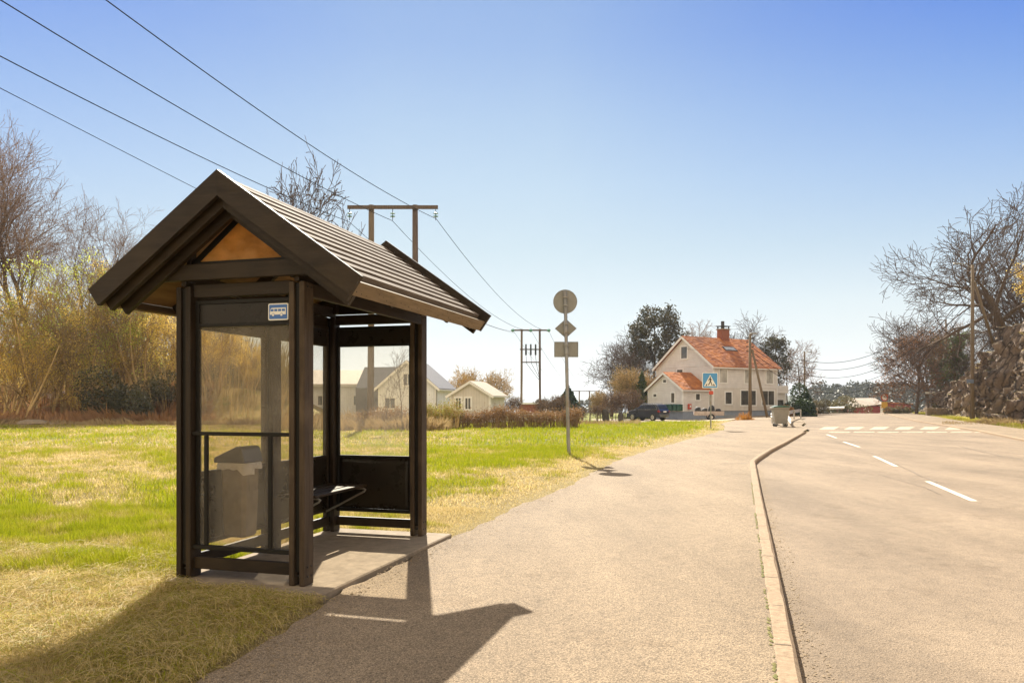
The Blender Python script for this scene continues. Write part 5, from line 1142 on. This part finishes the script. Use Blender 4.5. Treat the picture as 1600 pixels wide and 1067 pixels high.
blob([(-.06, -.1), (.06, -.09), (.0, -.35), (-.2, -.62), (-.29, -.56), (-.12, -.32)]); blob([(.0, -.09), (.1, -.08), (.18, -.3), (.26, -.58), (.36, -.56), (.34, -.64), (.18, -.64), (.1, -.36)])
blob([(-.09, .28), (-.05, .2), (-.16, .02), (-.2, -.08), (-.25, -.05), (-.2, .1)]); blob([(.08, .28), (.05, .2), (.15, .06), (.24, -.02), (.27, .03), (.17, .14)])
blob([(-.62, -.68), (-.42, -.68), (-.36, -.45), (-.46, -.45)]); blob([(.42, -.68), (.62, -.68), (.48, -.45), (.38, -.45)])
pf.build('walking_figure', 'signblack', po)
MB().box(-.13, .13, -.05, .02, EYE-(617-HY)/F*y0, EYE-(611.5-HY)/F*y0, .02).build('red_tag', 'red', CS)
# wheeled waste container
x0, y0 = G(1219, 666.5); u = y0/F
WB = thing('waste_container', 'grey wheeled waste container with green lid by the guard rail', 'waste container', (x0, y0, .01), R(-6))
b = MB(); vs = []
for wx, wy, z in ((.36, .26, .19), (.42, .32, .5), (.49, .38, 1.16), (.53, .42, 1.17), (.53, .42, 1.25)): vs += [(sx_*wx, sy_*wy, z) for sx_, sy_ in ((-1,-1),(1,-1),(1,1),(-1,1))]
b.add(vs, [(k*4+j, k*4+(j+1) % 4, k*4+4+(j+1) % 4, k*4+4+j) for k in range(4) for j in range(4)]+[(3,2,1,0),(16,17,18,19)]); bo = b.build('bin_body', 'wbin', WB); md = bo.modifiers.new('b', 'BEVEL'); md.width = .02; md.segments = 2
MB().prism([(-.5, 1.251), (.52, 1.251), (.5, 1.30), (.25, 1.36), (-.2, 1.36), (-.48, 1.30)], 'y', -.43, .44).build('lid', 'green', WB)
MB().tube([(-.56, -.3, 1.2), (-.6, -.3, 1.22), (-.6, .3, 1.22), (-.56, .3, 1.2)], .022, 6).build('handle', 'wbin', WB)
for sx_ in (-.32, .32):
    for sy_ in (-.25, .25): w = MB().tube([(sx_, sy_-.035, .1), (sx_, sy_+.035, .1)], .1, 14).build('wheel', 'rubber', WB); MB().box(sx_-.04, sx_+.04, sy_-.05, sy_+.05, .12, .2).build('caster_fork', 'steel', w)
# guard rail
def rail(label, pts, zt, turned=True):
    o = thing('guard_rail', label, 'guard rail', (0, 0, 0)); P = [Vector((x, y, float(base(x, y)))) for x, y in pts]
    prof = [(0, -.16), (.05, -.11), (.05, -.07), (0, -.02), (0, .02), (.05, .07), (.05, .11), (0, .16)]; vs = []; n = len(prof)
    for k, p in enumerate(P):
        t = Vn(P[min(k+1, len(P)-1)]-P[max(k-1, 0)]); nn = Vector((-t.y, t.x, 0)); dz = (-.42 if turned and k == 0 else 0)
        vs += [p+nn*a+Vector((0, 0, zt+b_+dz)) for a, b_ in prof]
    m_ = MB(); m_.add(vs, [(k*n+j, k*n+j+1, k*n+n+j+1, k*n+n+j) for k in range(len(P)-1) for j in range(n-1)]); r_ = m_.build('rail', 'steelw', o); md = r_.modifiers.new('t', 'SOLIDIFY'); md.thickness = .008
    for k in range(1, len(P)): MB().box(-.05, .05, -.05, .05, -.3, zt+.12).build('post', 'steelw', o).location = P[k]+Vector((.1, .06, 0))
    return o
M['steelw'] = mat('rail_zinc', (.55, .53, .48), (.4, .38, .34), .5, (6, 6, 6), 4, .5, metal=.3)
rail('curved steel guard rail behind the waste container', [(18.0, 49.5), (18.9, 53), (20.5, 57.5), (22.8, 63.5), (26.0, 71), (30, 80)], .72)
rail('short outer steel guard rail right beside the waste container', [(17.6, 49.6), (18.1, 53), (19.4, 57.5), (21.5, 63)], .6)
rail('small guard rail at the crest of the road', [(at(1311, 0, 118)[0], 116), (at(1309, 0, 118)[0], 124), (at(1300, 0, 118)[0], 134)], .75, False)
# picket fence right of the house
def fence(label, xa, ya, xb, yb, h, n, m='fence'):
    o = thing('picket_fence', label, 'fence', (0, 0, 0)); pk = MB(); A, B = Vector((xa, ya, 0)), Vector((xb, yb, 0))
    for k in range(n):
        p = A.lerp(B, k/(n-1)); z = gzf(p.x, p.y); pk.box(p.x-.06, p.x+.06, p.y-.015, p.y+.015, z+.05, z+h*(1+.04*((k*7) % 3)))
    pk.build('pickets', m, o)
    for dz in (.25, .8): MB().bar((A.x, A.y+.04, gzf(A.x, A.y)+h*dz), (B.x, B.y+.04, gzf(B.x, B.y)+h*dz), .03, .09).build('fence_rail', m, o)
    for t in (0, .5, 1): p = A.lerp(B, t); MB().box(p.x-.06, p.x+.06, p.y+.06, p.y+.18, -1, gzf(p.x, p.y)+h*1.1).build('fence_post', m, o)
a = at(1243, 0, 96); b = at(1277, 0, 96); fence('pale picket fence below the round evergreen bush', a[0], 96, b[0], 96, 1.1, 26)
# utility poles with struts and lamps
M['streetp'] = mat('street_plate', (.16, .20, .30), None, .5)
def upole(label, px, py_top, Y, strut=None, lamp=None, r=.14, zbase=None, arms=True, plate=None):
    X = (px-CX)/F*Y; z0 = gzf(X, Y) if zbase is None else zbase; h = EYE-(py_top-HY)/F*Y-z0; o = thing('utility_pole', label, 'utility pole', (X, Y, z0))
    MB().tube([(0, 0, -.5), (0, 0, h*.5), (0, 0, h)], [r*1.2, r, r*.8], 10).build('pole', 'pole', o, True)
    if strut: q = Vector(at(strut[2], strut[3], Y-.3 if len(strut) < 5 else strut[4]))-Vector((X, Y, z0)); p_ = Vector(at(strut[0], strut[1], Y))-Vector((X, Y, z0)); MB().tube([p_+Vector((.12, 0, 0)), q], [r*.7, r*.9], 8).build('strut', 'pole', o, True)
    if lamp:
        e = Vector(at(lamp[0], lamp[1], Y))-Vector((X, Y, z0)); a_ = MB().tube([(0, 0, h-.4), (e.x*.4, 0, e.z-.05), (e.x*.75, 0, e.z)], .035, 6).build('lamp_arm', 'steel', o)
        MB().box(e.x-.35 if e.x < 0 else e.x-.3, e.x+.3 if e.x < 0 else e.x+.35, -.12, .12, e.z-.06, e.z+.06, .03).build('lamp_head', 'steel', o)
    if arms:
        ins = MB()
        for k, zz_ in enumerate((.35, .75, 1.15, 1.55)): ins.tube([(-.28, 0, h-zz_), (.28, 0, h-zz_)], .03, 6); ins.lathe([(.05, .06), (.06, -.06)], 8, (-.28, 0, h-zz_)); ins.lathe([(.05, .06), (.06, -.06)], 8, (.28, 0, h-zz_))
        ins.build('insulator', 'rubber', o)
    if plate: MB().box(*plate).build('street_sign', 'streetp', o)
    return o, Vector((X, Y, z0+h))
U1, t1 = upole('weathered utility pole with slanting strut in front of the white house', 1172, 522, 70, (1173, 546, 1199, 652), (1177, 521))
U2, t2 = upole('tall utility pole with lamp and strut in front of the rock', 1519.5, 414, 69, (1520, 440, 1553, 540, 70.5), (1496, 412), .16, plate=(-.62, .0, -.2, -.17, 3.35, 3.7))
U3, t3 = upole('dark street lamp pole above the evergreen bush', 1257, 549, 108, None, (1265, 550), .13, arms=False)
U4, t4 = upole('street lamp pole half hidden by the young pines', 1478, 499, 104, None, (1469, 500), .13, arms=False)
for k, (ya, yb, nm) in enumerate(((532, 452, 'uppermost'), (538, 462, 'second from top'), (545, 472, 'third from top'), (552, 482, 'fourth from top'), (559, 492, 'lowest'))):
    wire(f'{nm} of the slack cables crossing the road between the utility poles', at(1173, ya-4, 70), at(1519, yb-20, 69), 4.6+.25*k, .02, 30, 'road_cable', 'cables across the road')
wire('thin cable from the house gable towards the utility pole', at(1066, 544, 91), at(1171, 530, 70), .5, .012, 12, 'house_cable', 'cables at the house')
# road signs far away
def farsign(label, px, pyt, Y, kind):
    X = (px-CX)/F*Y; z0 = gzf(X, Y) if Y < 116 else float(base(X, Y)); h = EYE-(pyt-HY)/F*Y-z0; o = thing('speed_sign' if kind == 's' else 'street_name_sign', label, 'road sign', (X, Y, z0))
    MB().tube([(0, .05, -.3), (0, .05, h-.1)], .045, 8).build('pole', 'steel', o)
    if kind == 's':
        d = MB().prism([(.6*cos(2*PI*k/24), h-.6+.6*sin(2*PI*k/24)) for k in range(24)], 'y', -.02, 0).build('round_plate', 'red', o); MB().prism([(.4*cos(2*PI*k/24), h-.6+.4*sin(2*PI*k/24)) for k in range(24)], 'y', -.026, -.021).build('white_disc', 'signwhite', d)
        MB().box(-.5, .5, -.02, 0, h-2.3, h-1.3).build('yellow_plate', 'yellow', o)
    else: MB().box(-.8, .8, -.02, .02, h-.28, h).build('name_plate', 'signwhite', o)
M['yellow'] = mat('sign_yellow', (.6, .35, .03), None, .5)
farsign('round red bordered road sign with yellow plate beyond the crest', 1382, 615, 122, 's')
farsign('small white name sign on a thin post under the rusty beech', 1455, 612, 104, 'n')
# stone pillars and fence posts left of the car
for px, pyt, pyb, w, lb in ((947.5, 641, 662, .3, 'leaning dark stone pillar at the end of the wire fence'), (969.5, 641, 656, .27, 'upright dark stone pillar left of the parked car')):
    Y = (EYE+.2)*F/(pyb-HY); Y = min(Y, 72); X = (px-CX)/F*Y; z = gzf(X, Y); h = (pyb-pyt)/F*Y; q = random.Random(px); vs = []; n = 8
    for t, s in ((-.2, 1), (.3, 1.05), (.75, .95), (1, .6)): vs += [(w*s*cos(2*PI*k/n)*q.uniform(.85, 1.1)+.15*t*(-1 if px < 950 else .3), w*.6*s*sin(2*PI*k/n), t*h) for k in range(n)]
    m_ = MB(); m_.add(vs, [(j*n+k, j*n+(k+1) % n, j*n+n+(k+1) % n, j*n+n+k) for j in range(3) for k in range(n)]+[tuple(range(3*n, 4*n))]); o = tag(m_.build('stone_pillar', 'stone'), lb, 'stone pillar'); o.location = (X, Y, z)
GF = 'wire fence posts left of the car'
for k, (px, ty, lean, lb) in enumerate(((899, 642, 0, 'first fence post right of the sign post'), (909, 640, .1, 'upright second fence post right of the sign post'), (917, 641, -.5, 'fence post with a strong lean'), (921, 641, .05, 'fence post beside the leaning one'), (934, 643, 0, 'last fence post before the stone pillar'))):
    Y = 62; X = (px-CX)/F*Y; z = gzf(X, Y); h = EYE-(ty-HY)/F*Y-z
    o = tag(MB().tube([(0, 0, -.2), (lean*h, 0, h*.5), (2*lean*h*.7, 0, h)], [.06, .055, .05], 6).build('fence_post', 'poled'), lb, 'fence post', GF); o.location = (X, Y, z)
# low stone wall end at the rock
q = random.Random(6); sw_ = thing('stone_wall', 'low dry stone wall end where the far pavement meets the rock', 'wall', (at(1449, 0, 92)[0], 92, 0))
m_ = MB()
for r_ in range(3):
    x = 0
    while x < 3.2: w = q.uniform(.4, .8); m_.box(x, x+w-.04, q.uniform(0, .08), .5, .32*r_-.05, .32*r_+.26, .04); x += w
m_.build('stones', 'concrete', sw_)

# ------------------------------------------------------------------ far land, water, air
def ridge(name, x0, x1, Y, hf, depth, m, n=120, zb=-9):
    v = []
    for k in range(n):
        x = x0+(x1-x0)*k/(n-1); h = hf(x)
        v += [(x, Y-depth*.5, zb), (x, Y-depth*.2, zb+(h-zb)*.6), (x, Y, h), (x, Y+depth, zb)]
    i = (np.arange(n-1)[:, None]*4+np.arange(3)[None, :]).ravel(); return struct(link(name, npmesh(name, v, np.stack([i, i+4, i+5, i+1], -1), None, m, None, True)))
M['hill'] = mat('hill_forest', (.075, .085, .06), (.045, .055, .04), .95, (.02, .02, .02), 6)
M['water'] = mat('sea_water', (.05, .09, .12), None, .12, spec=.5)
def mnt(seed, Y, top, amp):
    return lambda x: EYE+(HY-(top+amp*(mnoise.fractal(Vector((x/Y*9, seed, 0)), .9, 2.1, 5))))/F*Y
ridge('hill', -2600, 3400, 4600, lambda x: mnt(1.3, 4600, 612.5, 4)(x)-max(0, (x-380)/4600*0)*1, 1200, 'hill', 220)
ridge('hill', 300, 2600, 1500, lambda x: mnt(4.1, 1500, 620, 3)(x), 300, 'hill', 120)
struct(sheet('water', np.linspace(-9000, 9000, 10), np.linspace(262, 12000, 10), lambda X, Y: X*0-8.9, 'water'))
# wooded hill beyond the road: ground plus trees that read as one mass
def fh(x): return EYE+(HY-(605+2.5*math.sin(x*.05)+2.5*mnoise.fractal(Vector((x*.02, 3.3, 0)), .9, 2, 4)))/F*420-3.5
ridge('hillside', 120, 560, 420, fh, 120, 'bracken_hill' if 'bracken_hill' in M else 'hill', 140)
def woodmass(label, n, xa, xb, Y0, Y1, topf, m, seed, s):
    r = np.random.RandomState(seed); P = []
    for k in range(n):
        Y = r.uniform(Y0, Y1); x = r.uniform(xa, xb)*Y/Y0; f = (Y-Y0)/(Y1-Y0); zt_ = -7+(topf(x*420/Y)+5.5+7)*f*r.uniform(.85, 1.05)+r.uniform(0, 1.6); w = r.uniform(1.8, 3.2)
        q = r.normal(0, 1, (70, 3)); q /= np.linalg.norm(q, axis=1)[:, None]; q[:, 2] = q[:, 2]*r.uniform(.8, 1.15); P.append(np.array([x, Y, zt_-w*.6])+q*w*r.uniform(.55, 1, 70)[:, None])
    return stuff(link('far_wood', leafcloud('far_wood', np.concatenate(P), s, m, r)), label, 'wood')
M['farleaf'] = leafmat('far_tree', (.06, .065, .03), (.10, .085, .045), .15, .06); M['farleaf2'] = leafmat('far_tree_brown', (.17, .14, .06), (.11, .09, .045), .2, .1)
woodmass('dark wooded hillside beyond the road', 1100, 128, 250, 330, 425, fh, 'farleaf', 201, 1.5)
woodmass('low dark wood in front of the blue mountains', 160, 8, 90, 300, 420, lambda x: -2.0, 'farleaf', 202, 1.8)
bush('olive_bush', 'round olive bush beyond the crest left of the red barn', 'bush', at(1316, 0, 140)[0], 140, 3.6, 2.5, 3.0, 2500, .4, 'olive', 77)
bush('grey_bush', 'grey bare thicket right of the evergreen bush', 'bush', at(1280, 0, 112)[0], 112, 2.2, 2, 1.8, 2500, .2, 'farleaf2', 78)

hz = MB().box(-5200, 5200, -120, 6200, -11.5, 75)
def hazemat(d):
    m, N, L, out = nt('air'); p = N('VolumePrincipled'); p.inputs['Color'].default_value = (.80, .88, 1, 1); p.inputs['Density'].default_value = d; p.inputs['Anisotropy'].default_value = .35; L(p.outputs[0], out.inputs['Volume']); return m
HAZE = 0.00016
if HAZE: M['air'] = hazemat(HAZE); o = hz.build('haze', 'air'); o['kind'] = 'stuff'; o['label'] = 'pale spring haze in the air'; o.display_type = 'BOUNDS'

# ------------------------------------------------------------------ light, sky, camera
EXPO = 1.5; SUN_EL = R(38.5); AZ = math.atan2(-.125, 1)             # towards the sun: ahead, a little left
sdir = Vector((sin(AZ)*cos(SUN_EL), cos(AZ)*cos(SUN_EL), sin(SUN_EL)))
sl_ = D.lights.new('sun', 'SUN'); sl_.energy = 4.3; sl_.angle = R(.53); sl_.color = (1, .93, .80)
so = D.objects.new('sun', sl_); COL.objects.link(so); so.rotation_euler = sdir.to_track_quat('Z', 'Y').to_euler(); so.location = (0, 20, 60)
w = D.worlds.new('World'); SC.world = w; w.use_nodes = True; t = w.node_tree; bgn = t.nodes['Background']
def WN(kind, **k):
    n = t.nodes.new('ShaderNode'+kind)
    for a, b in k.items(): setattr(n, a, b)
    return n
sk = WN('TexSky', sky_type='NISHITA', sun_disc=False, sun_elevation=SUN_EL, sun_rotation=AZ, air_density=1.0, dust_density=.4, ozone_density=3.0)
tcw = WN('TexCoord'); sp = WN('SeparateXYZ'); t.links.new(tcw.outputs['Generated'], sp.inputs[0])
def wramp(src, p):
    r = WN('ValToRGB'); e = r.color_ramp.elements
    while len(e) < len(p): e.new(.5)
    for k, (x, c) in enumerate(p): e[k].position = x; e[k].color = (*c, 1)
    t.links.new(src, r.inputs[0]); return r.outputs[0]
def wmix(f, a, b, mode='MIX'):
    m = WN('Mix', data_type='RGBA', blend_type=mode)
    if isinstance(f, float): m.inputs[0].default_value = f
    else: t.links.new(f, m.inputs[0])
    for q, x in ((6, a), (7, b)):
        if isinstance(x, tuple): m.inputs[q].default_value = (*x, 1)
        else: t.links.new(x, m.inputs[q])
    return m.outputs[2]
def wmap(src, a, b, c=0., d=1.):
    m = WN('MapRange'); t.links.new(src, m.inputs[0])
    for k, v in zip((1, 2, 3, 4), (a, b, c, d)): m.inputs[k].default_value = v
    return m.outputs[0]
grad = wramp(sp.outputs['Z'], [(0, (.86, .87, .82)), (.06, (.84, .87, .85)), (.12, (.755, .845, .87)), (.19, (.63, .765, .83)), (.27, (.53, .69, .84)), (.34, (.43, .60, .82)), (.42, (.30, .47, .79)), (.50, (.22, .385, .74)), (.68, (.85, .80, .68)), (1, (1.0, .88, .66))])
up = wmap(sp.outputs['Z'], .12, .44)
def wmul(a, b):
    m = WN('Math', operation='MULTIPLY'); t.links.new(a, m.inputs[0]); t.links.new(b, m.inputs[1]); return m.outputs[0]
g2 = wmix(wmul(wmap(sp.outputs['X'], .05, .6), up), grad, wmix(1.0, grad, (.15, .42, 1.0), 'MULTIPLY'))
g3 = wmix(wmul(wmap(sp.outputs['X'], -.15, -.6), up), g2, wmix(1.0, g2, (.50, .66, 1.06), 'MULTIPLY'))
back = wmix(wmap(sp.outputs['Y'], .12, -.35), g3, (1.46, 1.22, .90))
low = wmix(1.0, sk.outputs[0], (.10, .10, .10), 'MULTIPLY')
fin = wmix(.10, back, low)
SKY = 10/2**EXPO
t.links.new(wmix(1.0, fin, (SKY, SKY, SKY), 'MULTIPLY'), bgn.inputs[0]); bgn.inputs[1].default_value = .1
cam = D.cameras.new('camera'); co = D.objects.new('camera', cam); COL.objects.link(co); co.location = (0, 0, EYE); co.rotation_euler = (PI/2, 0, 0)
cam.sensor_width = 36; cam.lens = F*36/1600; cam.shift_y = (HY-533.5)/1600; cam.clip_end = 30000; cam.clip_start = .05; SC.camera = co
SC.render.resolution_x = 1024; SC.render.resolution_y = 682
vs_ = SC.view_settings; vs_.view_transform = 'Standard'; vs_.look = 'None'; vs_.exposure = EXPO; vs_.gamma = 1
SC.cycles.max_bounces = 8; SC.cycles.transparent_max_bounces = 24; SC.cycles.use_denoising = True; SC.cycles.volume_bounces = 0
